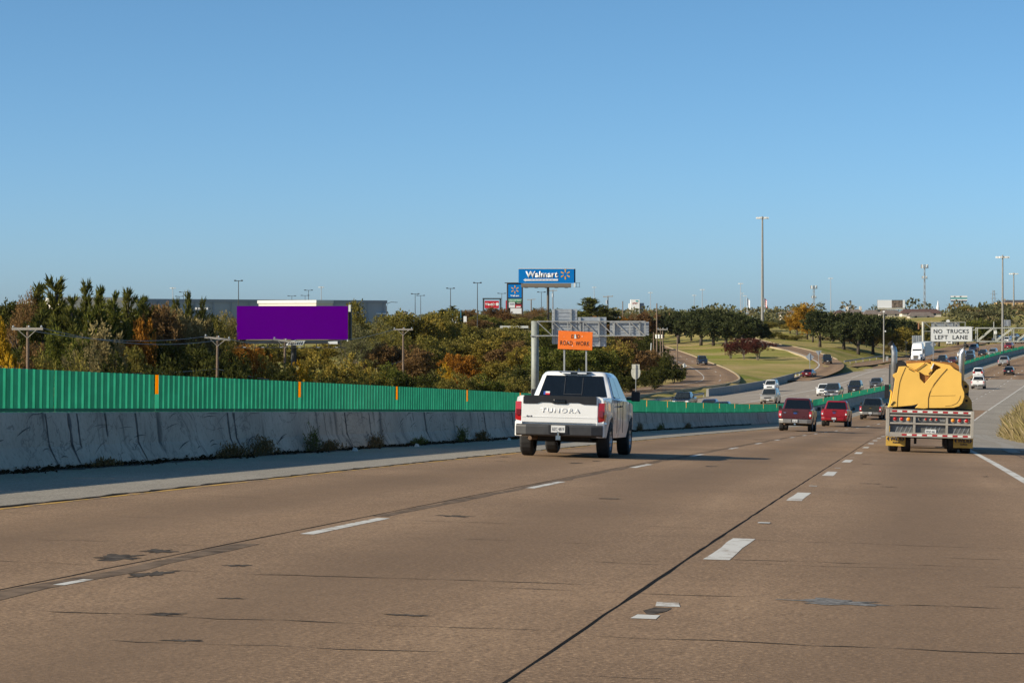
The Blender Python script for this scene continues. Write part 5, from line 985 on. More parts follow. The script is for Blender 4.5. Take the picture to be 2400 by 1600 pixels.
for x in (462, 467, 484): p = at(x, 723, 664); MB().box((p.x, p.y - .6, p.z), (.9, .5, .6)).build('wall_lamp', WWHITE, bs_)
fs = thing('fuel_station', 'white pillared fuel station wall behind the trees below the lamp posts', 'building', gpt(1085, 590)); o_ = fs.location
for x in (1059, 1070, 1090, 1117): p = at(x, 750, 590); MB().box((p.x - o_.x, 0, p.z - o_.z), (.75, .75, 1.9)).build('pillar', WWHITE, fs)
p = at(1085, 757, 590); MB().box((p.x - o_.x, 1, p.z - o_.z - .3), (7.5, 1.5, .9)).build('low_wall', DSTEEL, fs); p = at(1059, 736, 590); MB().lathe([(.01, 0), (.3, 0)], (p.x - o_.x, -.4, p.z - o_.z), 'y', 12).build('round_sign', mat('sky_blue_sign', (.1, .5, .8), .5), fs); p = at(1080, 740, 590); MB().box((p.x - o_.x, 0, p.z - o_.z), (.18, .18, 3)).build('blue_post', mat('blue_post', (.03, .25, .4), .5), fs)
rw = thing('retaining_wall', 'pale concrete wall edge of the parking lot among the trees left of the gantry', 'wall', gpt(1200, 520)); o_ = rw.location; a = at(1172, 766, 520); b_ = at(1238, 765, 520)
MB().box(((a.x + b_.x) / 2 - o_.x, 0, a.z - o_.z), (b_.x - a.x, .4, .5)).build('coping', PARA, rw); MB().box((at(1195, 0, 520).x - o_.x, .3, a.z - o_.z - 1.2), (px2m(50, 520), .3, 2.2)).build('wall_face', CONC, rw)
hs_ = thing('box_store', 'low blue grey wall behind the bushes under the left gantry', 'building', gpt(1410, 480)); o_ = hs_.location; p = at(1415, 800, 480); MB().box((p.x - o_.x, 0, p.z - o_.z), (4.5, 2, 2.2)).build('wall', GREYW, hs_); MB().box((p.x - o_.x, -.02, p.z - o_.z + .2), (4.52, 2.05, .12)).build('band', DSTEEL, hs_)
tw = thing('white_tower_building', 'small white tower building with red lettering on the horizon', 'building', gpt(1488, 1500)); o_ = tw.location
def wb(x0, x1, y0, y1, m, nm, dy=0., dep=5): a = at(x0, y1, 1500); b_ = at(x1, y0, 1500); return MB().box(((a.x + b_.x) / 2 - o_.x, dy + dep / 2, (a.z + b_.z) / 2 - o_.z), (b_.x - a.x, dep, b_.z - a.z)).build(nm, m, tw)
wb(1478, 1499, 702, 745, WWHITE, 'tower'); wb(1474, 1479, 711, 745, WWHITE, 'wing', .3); wb(1499.5, 1510, 710, 745, mat('slate_wing', (.16, .2, .27), .7), 'wing', 1); p = at(1488, 711, 1500); [MB().box((p.x - o_.x - 1.2 + .8 * i, -.06, p.z - o_.z + .2 * (i % 2)), (.55, .1, .9 - .2 * (i % 2))).build('red_mark', mat('dull_red', (.4, .12, .1), .6), tw) for i in range(4)]; wb(1490, 1496, 704, 707, mat('teal_stripe', (.02, .35, .38)), 'badge', -.1, .1)
def house(px0, px1, peave, pridge, D, label, wallm, roofm, base_y=6, chim=()):
    base = gpt((px0 + px1) / 2, D); t = thing('house', label, 'building', base); W_ = (px1 - px0) * D / F; ze = CZ + (HY - peave) * D / F - base.z; zr = CZ + (HY - pridge) * D / F - base.z
    MB().box((0, 4, ze / 2 - 1), (W_, 8, ze + 2)).build('wall', wallm, t); r_ = MB().loft([[(s * (W_ / 2 + .5), -.6, ze), (s * (W_ / 2 + .5), 8.6, ze), (s * (W_ / 2 - 1.5), 4, zr)] for s in (-1, 1)]).build('roof', roofm, t)
    for c in chim: MB().box((c * W_, 4, zr + .4), (1.1, 1.1, 2.4)).build('chimney', CREAM, r_)
    for i in range(max(2, int(W_ / 5))): x = -W_ / 2 + (i + .5) * W_ / max(2, int(W_ / 5)); MB().box((x, -.05, ze * .72), (1.2, .1, 1.2)).build('window', GLASS, t)
    return t
BROOF = mat('brown_roof', (.1, .055, .045), .85, var=.2, scale=.6); GROOF = mat('grey_brown_roof', (.16, .13, .11), .85, var=.2, scale=.6); TANW = mat('tan_wall', (.62, .47, .33), .8, var=.08)
house(1985, 2022, 733, 725, 1250, 'tan house with two chimneys above the dark oaks', TANW, GROOF, chim=(-.42, .42)); house(2026, 2062, 736, 726, 1280, 'grey roofed house left of the far white billboard', TANW, GROOF); house(2064, 2112, 736, 726, 1240, 'grey roofed house under the far white billboard', CREAM, GROOF); house(2114, 2206, 734, 724, 1230, 'wide brown roofed hall right of the far white billboard', CREAM, BROOF); house(2132, 2190, 741, 731, 1150, 'cream walled building below the brown roofed hall', CREAM, GROOF); house(1830, 1870, 734, 727, 1200, 'small pale roofed house beyond the bushes right of the mast', CREAM, GROOF); house(1958, 1984, 733, 727, 1300, 'small brown roofed house left of the chimney house', TANW, BROOF)
cs = thing('church_steeple', 'thin white steeple above the brown roofed hall', 'steeple', gpt(2198.5, 1300)); o_ = cs.location; z = lambda y: CZ + (HY - y) * 1300 / F - o_.z
MB().tube([(0, 0, 0), (0, 0, z(720)), (0, 0, z(712)), (0, 0, z(704))], [.9, .8, .4, .08], 8).build('spire', WWHITE, cs)
wr = thing('warehouse', 'tan panelled warehouse with a dark roof block at the right edge', 'building', gpt(2375, 1400)); o_ = wr.location; TANP = mat('tan_panel', (.55, .36, .17), .8, var=.08, scale=.4)
def wq(x0, x1, y0, y1, m, nm, dy=0., dep=8): a = at(x0, y1, 1400); b_ = at(x1, y0, 1400); return MB().box(((a.x + b_.x) / 2 - o_.x, dy + dep / 2, (a.z + b_.z) / 2 - o_.z), (b_.x - a.x, dep, b_.z - a.z)).build(nm, m, wr)
wq(2336, 2412, 709, 742, TANP, 'wall'); wq(2357, 2412, 703, 709.5, mat('slate_roof_block', (.09, .085, .09), .7), 'roof_block', 1); wq(2336, 2412, 733, 737, DROOF, 'loading_strip', -.6, 1)
for i in range(9): wq(2342 + 7 * i, 2342.5 + 7 * i, 709, 732, mat('panel_joint', (.35, .22, .1), .8), 'panel_joint', -.08, .1)
# retaining wall along the oncoming lanes, guardrails
WALLC = mat('retaining_concrete', (.3, .29, .27), .85, var=.15, scale=.8)
rt = thing('retaining_wall', 'low grey concrete wall with panel joints along the far side of the oncoming lanes', 'wall'); s = 336.
while s < 424: 
    MB().loft([[tuple(rp(q, o) + Vector((0, 0, z))) for o, z in ((-39.5, -.3), (-39.55, 1.06), (-39.85, 1.06), (-39.95, -.3))] for q in (s + .015, s + 2.2, s + 4.385)]).build('wall_panel', WALLC, rt); s += 4.4
GALV = mat('guardrail_steel', (.36, .35, .32), .55, .5, var=.2, scale=4)
def guard(pts, label, h=.72, white=0):
    t = thing('guardrail', label, 'guardrail'); 
    prof_ = [(0, -.16), (.05, -.1), (0, -.03), (0, .03), (.05, .1), (0, .16), (-.02, .16), (-.02, -.16)]
    secs = []
    for i, p in enumerate(pts):
        d = pts[min(i + 1, len(pts) - 1)] - pts[max(i - 1, 0)]; d.z = 0; d.normalize(); n = Vector((d.y, -d.x, 0)); secs.append([tuple(p + n * a + Vector((0, 0, h - .16 + z))) for a, z in prof_])
    MB().loft(secs).build('rail', GALV, t)
    for p in pts: MB().box((p.x, p.y, p.z + h / 2 - .1), (.15, .15, h + .2)).build('post', WOODG if white == 0 else SIGNW, t)
    return t
def rs(s, o): q = rp(s, min(o, -13.)); q2 = q.copy(); q2.z = max(q.z - .1, g(q.x, q.y)); return q2
guard([rs(s, -39.6) for s in np.arange(214, 262, 4.)], 'grey guardrail beyond the screen right of the white truck'); guard([rs(s, -39.9) for s in np.arange(262, 336, 9.)], 'dark guardrail leading up to the end of the grey retaining wall'); guard([rs(s, -39.9 + .02 * (s - 424)) for s in np.arange(424, 446, 4.)], 'short guardrail with pale posts at the far end of the retaining wall', .75, 1)
guard([RAMP3[i] + Vector((-2, 5.5, .1)) for i in range(6, 26, 3)], 'dark guardrail on the verge left of the white semi')
for s_, o_, lab in ((268, -40.6, 'white marker post left of the oncoming black pickup'), (276, -40.6, 'white marker post right of two beside the oncoming black pickup'), (322, -40.8, 'white marker post right of the oncoming black pickup'), (134, 6.3, 'short white marker post in the dry grass, nearer one'), (152, 6.0, 'short white marker post in the dry grass, farther one')):
    q = rp(s_, o_); q.z = max(g(q.x, q.y), q.z - .3) ; t = thing('marker_post', lab, 'post', q); MB().box((0, 0, .5), (.14, .08, 1.2)).build('post', SIGNW, t); MB().box((0, -.045, .95), (.09, .01, .14)).build('reflector', SIGNB, t)
# ------------------------------------------------------------------ trees, bushes, weeds, grass
def leaves_mesh(name, C, Dv, ls, asp, tint, seed):
    r = np.random.default_rng(seed); N = len(C); a = Dv + r.normal(0, .35, (N, 3)); a /= np.linalg.norm(a, axis=1, keepdims=True) + 1e-9
    q = r.normal(0, 1, (N, 3)); b = np.cross(a, q); b /= np.linalg.norm(b, axis=1, keepdims=True) + 1e-9
    L = (ls * r.uniform(.65, 1.35, N))[:, None]; Wd = L * asp
    V = np.stack([C - a * L * .5, C + b * Wd * .5 - a * L * .05, C + a * L * .5, C - b * Wd * .5 - a * L * .05], 1).reshape(-1, 3)
    me = bpy.data.meshes.new(name); me.vertices.add(4 * N); me.vertices.foreach_set('co', V.ravel().astype(np.float32)); me.loops.add(4 * N); me.loops.foreach_set('vertex_index', np.arange(4 * N, dtype=np.int32)); me.polygons.add(N); me.polygons.foreach_set('loop_start', np.arange(0, 4 * N, 4, dtype=np.int32)); me.polygons.foreach_set('loop_total', np.full(N, 4, dtype=np.int32))
    me.update(calc_edges=True); at_ = me.attributes.new('tint', 'FLOAT', 'FACE'); at_.data.foreach_set('value', np.clip(tint, 0, 1).astype(np.float32)); return me
def clumps(kind, r, K):
    """clump centres, radii, directions for a tree of height 10"""
    C = []; Rr = []; Dr = []
    if kind == 'cedar':
        lead = [(0, 0, 10., 1.)] + [(r.uniform(-1.6, 1.6), r.uniform(-1.6, 1.6), r.uniform(5.5, 8.8), .65) for _ in range(6)]
        for lx, ly, lh, sc_ in lead:
            for i in range(int(K * sc_ / 3)):
                t = r.uniform(.06, .985) ** .9; az = r.uniform(0, 6.283); ln = (3.1 * (1 - t) ** .6 + .22) * sc_ * r.uniform(.55, 1.2)
                d = np.array([math.cos(az), math.sin(az), .55 + .9 * t]); d /= np.linalg.norm(d)
                for k in range(1 + int(ln / .45)):
                    f = (k + r.uniform(.4, 1)) / (1 + int(ln / .45)); C.append(np.array([lx * (.5 + .5 * t), ly * (.5 + .5 * t), lh * t]) + d * ln * f); Rr.append(.34 * (1 - .5 * t) + .05); Dr.append(d)
        return np.array(C), np.array(Rr), np.array(Dr)
    if kind == 'oak': c0, rad, lobes, zmin = (0, 0, 5.5), (5.8, 5.8, 4.7), 15, 2.0
    elif kind == 'bush': c0, rad, lobes, zmin = (0, 0, 4.4), (6.2, 6.2, 5.2), 11, .2
    elif kind == 'myrtle': c0, rad, lobes, zmin = (0, 0, 5.9), (6.0, 6.0, 4.6), 12, .9
    else: c0, rad, lobes, zmin = (0, 0, 5.9), (3.9, 3.9, 4.1), 10, 1.2
    lob = []
    for i in range(lobes):
        u = r.normal(0, 1, 3); u /= np.linalg.norm(u); u[2] = u[2] * .8 + .15; lob.append((np.array(c0) + u * np.array(rad) * r.uniform(.35, .68), r.uniform(.34, .55)))
    while len(C) < K:
        lc, lr = lob[r.integers(len(lob))]; u = r.normal(0, 1, 3); u /= np.linalg.norm(u)
        if r.random() < .35: u[2] = abs(u[2])
        p = lc + u * np.array(rad) * lr * r.uniform(.6, 1.08)
        if p[2] < zmin or p[2] > 10: continue
        d = u + (p - np.array(c0)) / np.array(rad) * .6; C.append(p); Rr.append(r.uniform(.4, .85) * (1.3 if kind in ('oak', 'bush') else 1)); Dr.append(d / np.linalg.norm(d))
    return np.array(C), np.array(Rr), np.array(Dr)
def make_proto(kind, seed, K, nl, ls, asp, stems=1):
    r = np.random.default_rng(seed); C, Rr, Dr = clumps(kind, r, K); n = len(C); idx = np.repeat(np.arange(n), nl)
    u = r.normal(0, 1, (len(idx), 3)); u /= np.linalg.norm(u, axis=1, keepdims=True); P = C[idx] + u * (Rr[idx] * r.uniform(.35, 1.1, len(idx)))[:, None]
    Dv = Dr[idx] * (1.6 if kind == 'cedar' else .5) + u * .8; ct = r.uniform(0, .55, n); tint = ct[idx] + r.uniform(0, .45, len(idx))
    P[:, 2] = np.clip(P[:, 2], .05, 10.2); crown = leaves_mesh('crown', P, Dv, ls, asp, tint, seed)
    mb = MB(); top = {'cedar': 9., 'oak': 5., 'bush': 3., 'myrtle': 4.5}.get(kind, 6.); tr_ = {'oak': .38, 'cedar': .2, 'bush': .16, 'myrtle': .12}.get(kind, .24)
    for s in range(stems):
        bx, by = (0, 0) if stems == 1 else (r.uniform(-.6, .6), r.uniform(-.6, .6)); mb.tube([(bx * .4, by * .4, -.6), (bx + r.uniform(-.1, .1), by, top * .35), (bx * 2.2, by * 2.2, top)], [tr_ * 1.25, tr_ * .9, tr_ * .4], 7)
        for i in range(16 if kind in ('feath',) else 9):
            j = r.integers(n); st = np.array([bx, by, top * r.uniform(.3, .95)]); e = C[j]; m_ = st * .5 + e * .5 + r.normal(0, .25, 3); mb.tube([tuple(st), tuple(m_), tuple(e)], [tr_ * .42, tr_ * .24, tr_ * .07], 5)
    me = bpy.data.meshes.new('trunk'); me.from_pydata(mb.v, [], mb.f); me.shade_smooth(); return crown, me
PROT = {
 'cedar': [make_proto('cedar', 11 + i, 150, 13, .62, .2) for i in range(3)], 'broad': [make_proto('broad', 21 + i, 190, 42, .34, .6) for i in range(4)], 'feath': [make_proto('feath', 31 + i, 120, 32, .27, .4) for i in range(2)],
 'bush': [make_proto('bush', 41 + i, 200, 34, .5, .5, 3) for i in range(3)], 'oak': [make_proto('oak', 51 + i, 210, 30, .62, .6) for i in range(3)], 'myrtle': [make_proto('myrtle', 61 + i, 150, 34, .45, .5, 5) for i in range(3)]}
WID = {'cedar': 5.2, 'broad': 8.0, 'feath': 8.0, 'bush': 12.0, 'oak': 11.2, 'myrtle': 10.0}
BARK = mat('bark', (.075, .058, .045), .9, var=.3, scale=6); BARKP = mat('pale_bark', (.24, .2, .16), .9, var=.3, scale=6)
LC = {'cedar': leafmat('cedar_leaf', (0.063, 0.070, 0.015), (0.146, 0.145, 0.034), (0.208, 0.176, 0.051)), 'dark': leafmat('dark_leaf', (0.035, 0.043, 0.012), (0.082, 0.085, 0.022), (0.126, 0.114, 0.036)), 'olive': leafmat('olive_leaf', (0.113, 0.106, 0.024), (0.240, 0.204, 0.051), (0.360, 0.272, 0.085)), 'green': leafmat('green_leaf', (0.072, 0.089, 0.017), (0.160, 0.164, 0.035), (0.247, 0.210, 0.058)),
 'tan': leafmat('tan_leaf', (0.156, 0.126, 0.050), (0.300, 0.240, 0.108), (0.432, 0.348, 0.180)), 'brown': leafmat('brown_leaf', (0.114, 0.070, 0.029), (0.240, 0.144, 0.060), (0.324, 0.204, 0.090)), 'orange': leafmat('orange_leaf', (0.176, 0.083, 0.015), (0.374, 0.165, 0.026), (0.495, 0.242, 0.055)), 'yellow': leafmat('yellow_leaf', (.24, .14, .012), (.5, .3, .024), (.6, .4, .06)), 'yolive': leafmat('yellow_olive_leaf', (0.132, 0.114, 0.024), (0.312, 0.240, 0.050), (0.504, 0.336, 0.072)),
 'grey': leafmat('grey_green_leaf', (0.094, 0.094, 0.043), (0.188, 0.181, 0.081), (0.263, 0.237, 0.125)), 'oak': leafmat('live_oak_leaf', (.032, .042, .016), (.075, .085, .034), (.12, .12, .055)), 'red': leafmat('maroon_leaf', (.05, .018, .014), (.12, .04, .03), (.17, .065, .045)), 'rust': leafmat('rust_leaf', (.11, .06, .025), (.21, .115, .048), (.28, .165, .075)), 'gold': leafmat('gold_leaf', (.2, .115, .014), (.42, .235, .03), (.5, .32, .06))}
tcount = {}
def tree(px, top, D, wpx, kind, col, label, group=None, zbase=None, bark=BARK, name=None):
    base = gpt(px, D); H = CZ + (HY - top) * D / F - base.z; v = PROT[kind]; k = tcount.get(kind, 0); tcount[kind] = k + 1; crown, trunk = v[k % len(v)]
    nm = name or {'cedar': 'cedar_tree', 'broad': 'broadleaf_tree', 'feath': 'mesquite_tree', 'bush': 'bush', 'oak': 'live_oak_tree', 'myrtle': 'crape_myrtle'}[kind]
    t = thing(nm, label, 'bush' if kind in ('bush', 'myrtle') else 'tree', base, random.uniform(0, 6.28), group); w_ = wpx * D / F / WID[kind] * (1.15 if kind != 'cedar' else 1.7); t.scale = (w_, w_, max(.15, H / 10))
    c = link('crown', crown, LC[col], t); tk = link('trunk', trunk, bark, t)
    for o, m in ((c, LC[col]), (tk, bark)): o.material_slots[0].link = 'OBJECT'; o.material_slots[0].material = m
    return t
for cr in PROT.values():
    for a, b_ in cr: a.materials.append(LC['olive']); b_.materials.append(BARK)
G1 = 'trees of the wood beyond the median screen'
for px, top, D, wd, kd, col, lab in [
 (8, 728, 190, 78, 'broad', 'yellow', 'bright yellow autumn tree at the left edge'), (40, 655, 226, 110, 'feath', 'brown', 'thin brown tree top at the upper left corner'), (12, 690, 236, 120, 'broad', 'dark', 'dark green tree at the left edge below the thin brown top'),
 (133, 652, 224, 100, 'cedar', 'cedar', 'tallest pointed cedar right of the leftmost utility pole'), (88, 674, 230, 84, 'cedar', 'cedar', 'pointed cedar left of the tallest cedar'), (168, 702, 222, 84, 'cedar', 'cedar', 'shorter cedar just right of the tallest cedar'), (200, 659, 240, 52, 'cedar', 'cedar', 'slim spire cedar in front of the cream store wing'), (233, 680, 238, 66, 'cedar', 'green', 'cedar second right of the slim spire cedar'), (268, 692, 243, 80, 'cedar', 'green', 'broad cedar left of the grey store wall'), (300, 679, 246, 64, 'cedar', 'cedar', 'cedar peak at the left end of the grey store wall'), (330, 701, 250, 76, 'cedar', 'green', 'low cedar before the left part of the grey store wall'),
 (160, 748, 206, 110, 'broad', 'green', 'mid green tree below the tallest cedar'), (100, 735, 212, 110, 'cedar', 'dark', 'dark cedar behind the leftmost utility pole'), (248, 738, 212, 130, 'broad', 'tan', 'large tan leaved tree left of the tilted utility pole'), (196, 790, 200, 90, 'feath', 'tan', 'thin tan sapling below the slim spire cedar'), (322, 730, 226, 78, 'broad', 'orange', 'orange autumn tree beside the large tan tree'),
 (350, 720, 246, 70, 'cedar', 'dark', 'dark cedar right of the orange autumn tree'), (385, 702, 246, 110, 'broad', 'brown', 'brown leaved tree before the middle of the grey store wall'), (445, 706, 250, 110, 'broad', 'tan', 'tan brown tree left of the purple billboard'), (440, 689, 258, 34, 'cedar', 'cedar', 'narrow cedar spire before the grey store wall, tallest there'), (476, 705, 258, 40, 'cedar', 'dark', 'narrow dark cedar spire nearest the purple billboard'), (410, 702, 260, 36, 'cedar', 'cedar', 'narrow cedar spire before the grey store wall, left one'), (515, 714, 262, 90, 'feath', 'olive', 'thin olive tree just left of the purple billboard'), (540, 722, 335, 84, 'broad', 'tan', 'tan tree touching the left edge of the purple billboard'),
 (60, 790, 198, 100, 'broad', 'brown', 'brown small tree behind the leftmost utility pole'), (395, 785, 228, 140, 'broad', 'dark', 'dark shaded tree left of the tilted utility pole'), (475, 790, 236, 130, 'broad', 'dark', 'dark shaded tree behind the tilted utility pole'), (540, 800, 245, 110, 'broad', 'dark', 'dark shaded tree under the left corner of the purple billboard'), (330, 800, 218, 100, 'broad', 'olive', 'olive tree in the shade below the orange autumn tree'),
 (640, 800, 336, 110, 'broad', 'olive', 'olive tree behind the billboard pole, left one'), (735, 796, 338, 120, 'broad', 'yolive', 'yellow green tree behind the billboard pole, right one'), (570, 795, 332, 90, 'broad', 'orange', 'orange brown tree under the left part of the purple billboard'),
 (836, 692, 360, 84, 'broad', 'olive', 'olive brown tree rising above the right end of the purple billboard'), (858, 738, 345, 130, 'feath', 'grey', 'grey green airy tree right of the purple billboard'), (925, 762, 338, 120, 'feath', 'olive', 'airy olive tree behind the pole right of the purple billboard'), (825, 775, 332, 120, 'feath', 'grey', 'airy grey green tree below the right end of the purple billboard'), (800, 735, 350, 80, 'broad', 'olive', 'olive tree hidden behind the right end of the purple billboard'), (955, 718, 372, 110, 'broad', 'olive', 'olive tree below the pair of lamp posts, left'), (1003, 724, 372, 100, 'broad', 'yolive', 'yellow olive tree below the pair of lamp posts, right'), (1046, 716, 380, 84, 'broad', 'olive', 'olive tree left of the fuel station'), (898, 730, 378, 90, 'broad', 'olive', 'olive tree below the curved street lamp'),
 (900, 795, 322, 110, 'broad', 'brown', 'brown tree left of the pole right of the billboard'), (965, 800, 320, 120, 'broad', 'brown', 'brown tree right of the pole right of the billboard'), (1020, 780, 335, 120, 'broad', 'olive', 'olive tree in the middle of the wood below the fuel station'), (1085, 822, 306, 100, 'broad', 'orange', 'orange autumn tree left of the gantry post'), (1090, 775, 352, 120, 'broad', 'olive', 'olive tree below the tall dark lamp post'), (1142, 782, 350, 110, 'broad', 'yolive', 'yellow olive tree below the restaurant sign'), (1185, 792, 345, 100, 'broad', 'brown', 'brown tree just left of the gantry post'), (1222, 805, 338, 90, 'broad', 'yolive', 'yellow olive tree behind the gantry post'), (1150, 838, 306, 100, 'broad', 'yolive', 'gold flecked tree low beside the gantry post'), (1205, 850, 300, 90, 'broad', 'dark', 'dark tree low behind the gantry post'),
 (1290, 806, 312, 110, 'broad', 'green', 'green tree behind the orange sign, left'), (1342, 812, 312, 120, 'broad', 'green', 'green tree behind the orange sign, middle'), (1395, 802, 322, 110, 'broad', 'green', 'green tree right of the orange sign'), (1440, 793, 345, 100, 'broad', 'yolive', 'yellow flecked tree under the right end of the gantry'), (1484, 792, 362, 84, 'broad', 'brown', 'dark brown tree at the right end of the wood'), (1515, 815, 385, 60, 'broad', 'brown', 'small brown tree below the pole group'),
 (1548, 822, 392, 46, 'bush', 'dark', 'dark bush at the foot of the pole group'), (1300, 850, 285, 120, 'bush', 'dark', 'dark bush right above the roof of the white truck'), (1385, 850, 300, 130, 'bush', 'dark', 'dark bush behind the route shield'), (1455, 846, 345, 100, 'bush', 'dark', 'dark bush right of the route shield'), (1512, 850, 370, 70, 'bush', 'dark', 'dark bush on the shaded bank beside the frontage road')]: tree(px, top, D, wd, kd, col, lab, G1)
for px, top, D, wd, kd, col, lab in [
 (180, 712, 246, 90, 'broad', 'dark', 'dark tree filling behind the slim spire cedar'), (225, 700, 250, 90, 'broad', 'olive', 'olive tree before the right end of the cream store wing'), (285, 702, 252, 100, 'broad', 'olive', 'olive tree at the left end of the grey store wall'), (355, 698, 262, 100, 'broad', 'brown', 'brown tree before the left part of the grey store wall'), (420, 702, 266, 100, 'broad', 'olive', 'olive brown tree before the centre of the grey store wall'), (490, 708, 270, 90, 'broad', 'dark', 'dark tree before the grey store wall near the billboard'), (60, 690, 244, 110, 'broad', 'olive', 'olive tree behind the leftmost utility pole'), (125, 705, 240, 110, 'broad', 'dark', 'dark tree right behind the tallest cedar'),
 (1110, 752, 420, 110, 'broad', 'olive', 'olive tree left below the pale lot wall'), (1165, 768, 420, 100, 'broad', 'yolive', 'yellow olive tree below the pale lot wall'), (1215, 772, 430, 100, 'broad', 'olive', 'olive tree below the right end of the pale lot wall'), (1065, 760, 430, 100, 'broad', 'green', 'green tree below the fuel station pillars'), (1268, 760, 440, 90, 'broad', 'green', 'green tree just right of the gantry post'), (1310, 772, 430, 90, 'broad', 'dark', 'dark tree seen through the left end of the truss'), (1355, 775, 430, 90, 'broad', 'green', 'green tree behind the orange sign top'), (1400, 778, 440, 90, 'broad', 'olive', 'olive tree below the middle of the left truss'), (1450, 770, 470, 80, 'broad', 'brown', 'brown tree below the right end of the left truss'), (1490, 772, 500, 60, 'broad', 'brown', 'brown tree just below the truss tip'),
 (1280, 745, 560, 90, 'broad', 'olive', 'olive tree behind the left end of the truss'), (1330, 742, 560, 90, 'broad', 'green', 'green tree behind the upper sign back'), (1420, 752, 545, 80, 'broad', 'brown', 'brown tree behind the middle of the truss'), (1475, 748, 600, 80, 'broad', 'olive', 'olive tree left of the tallest wooden pole'), (1520, 752, 660, 70, 'broad', 'dark', 'dark tree behind the pole group'), (1555, 745, 720, 70, 'broad', 'dark', 'dark tree left of the lone oak'),
 (1110, 745, 520, 90, 'broad', 'brown', 'brown tree below the tall dark lamp post, far one'), (1040, 748, 500, 100, 'broad', 'yolive', 'yellow olive tree below the fuel station, left')]: tree(px, top, D, wd, kd, col, lab, G1)
for px, top, D, wd, kd, col, lab in [(1520, 776, 440, 84, 'broad', 'dark', 'dark tree on the bank left of the frontage road, largest'), (1496, 792, 480, 80, 'broad', 'dark', 'dark tree on the bank behind the pole group'), (1556, 815, 408, 60, 'bush', 'dark', 'dark bush right of the pole group'), (1580, 846, 392, 60, 'bush', 'dark', 'low dark bush beside the small white diamond sign'), (1535, 860, 352, 80, 'bush', 'dark', 'low dark bush on the shaded bank above the guardrail'), (1480, 868, 338, 90, 'bush', 'dark', 'low dark bush behind the shield sign post')]: tree(px, top, D, wd, kd, col, lab, G1)
tree(1205, 757, 470, 90, 'broad', 'olive', 'olive tree overlapping the middle of the pale lot wall', G1)
G2 = 'bushes along the foot of the wood'
for px, top, D, wd, col, lab in [(30, 815, 186, 110, 'yellow', 'yellow bush above the screen at far left'), (110, 822, 190, 120, 'olive', 'olive bush right of the leftmost utility pole'), (195, 815, 194, 110, 'olive', 'olive bush second right of the leftmost utility pole'), (285, 812, 200, 120, 'dark', 'dark bush below the large tan tree'), (375, 830, 206, 120, 'dark', 'dark bush above the first amber reflector'), (455, 832, 212, 120, 'dark', 'dark bush left of the tilted pole foot'), (535, 830, 220, 120, 'dark', 'dark bush right of the tilted pole foot'), (590, 815, 270, 100, 'orange', 'orange brown bush left of the billboard pole'), (640, 825, 266, 90, 'olive', 'olive bush left of the pole before the billboard'), (705, 838, 262, 80, 'yellow', 'yellow bush right of the billboard pole'), (750, 825, 272, 100, 'yolive', 'yellow olive bush right of the billboard pole, second'), (805, 822, 278, 110, 'yolive', 'tall yellow olive bush below the right end of the billboard'), (862, 838, 284, 100, 'yolive', 'yellow olive bush left of the pole right of the billboard'), (925, 850, 285, 110, 'green', 'green bush in front of the pole right of the billboard'), (1000, 858, 282, 120, 'dark', 'dark green bush above the fourth amber reflector'), (1035, 845, 290, 60, 'yellow', 'small bright yellow bush in the middle of the wood'), (1065, 872, 270, 100, 'olive', 'olive bush low left of the orange autumn tree'), (1130, 870, 272, 110, 'green', 'green bush low right of the orange autumn tree'), (1195, 868, 285, 90, 'olive', 'olive bush at the foot of the gantry post'), (660, 850, 240, 100, 'dark', 'dark bush low in front of the billboard pole'), (770, 862, 250, 120, 'dark', 'dark bush above the second amber reflector'), (860, 868, 258, 120, 'dark', 'dark bush above the third amber reflector')]: tree(px, top, D, wd, 'bush', col, lab, G2)
G3 = 'oaks on the grassy rise'
for px, top, D, wd, lab in [(1591, 727, 640, 79, 'lone live oak left on the grassy rise behind the dark pole'), (1643, 722, 606, 100, 'live oak second from the left on the grassy rise'), (1672, 726, 585, 100, 'live oak third from the left on the grassy rise'), (1702, 728, 570, 108, 'live oak behind the maroon bushes, left one'), (1740, 738, 565, 100, 'live oak behind the maroon bushes, right one'), (1766, 752, 575, 67, 'small live oak at the right end of the left oak group'), (1620, 730, 650, 72, 'live oak half hidden between the lone oak and the group'),
 (1922, 726, 602, 91, 'live oak just right of the golden tree'), (1952, 740, 640, 72, 'live oak second right of the golden tree'), (1978, 727, 596, 100, 'live oak third right of the golden tree'), (2012, 733, 588, 100, 'live oak fourth right of the golden tree'), (2046, 738, 600, 96, 'live oak left of the camera pole'), (2088, 742, 640, 96, 'live oak right of the camera pole'), (2124, 750, 650, 96, 'live oak left of the far gantry post')]: tree(px, top, D, wd, 'oak', 'oak', lab, G3)
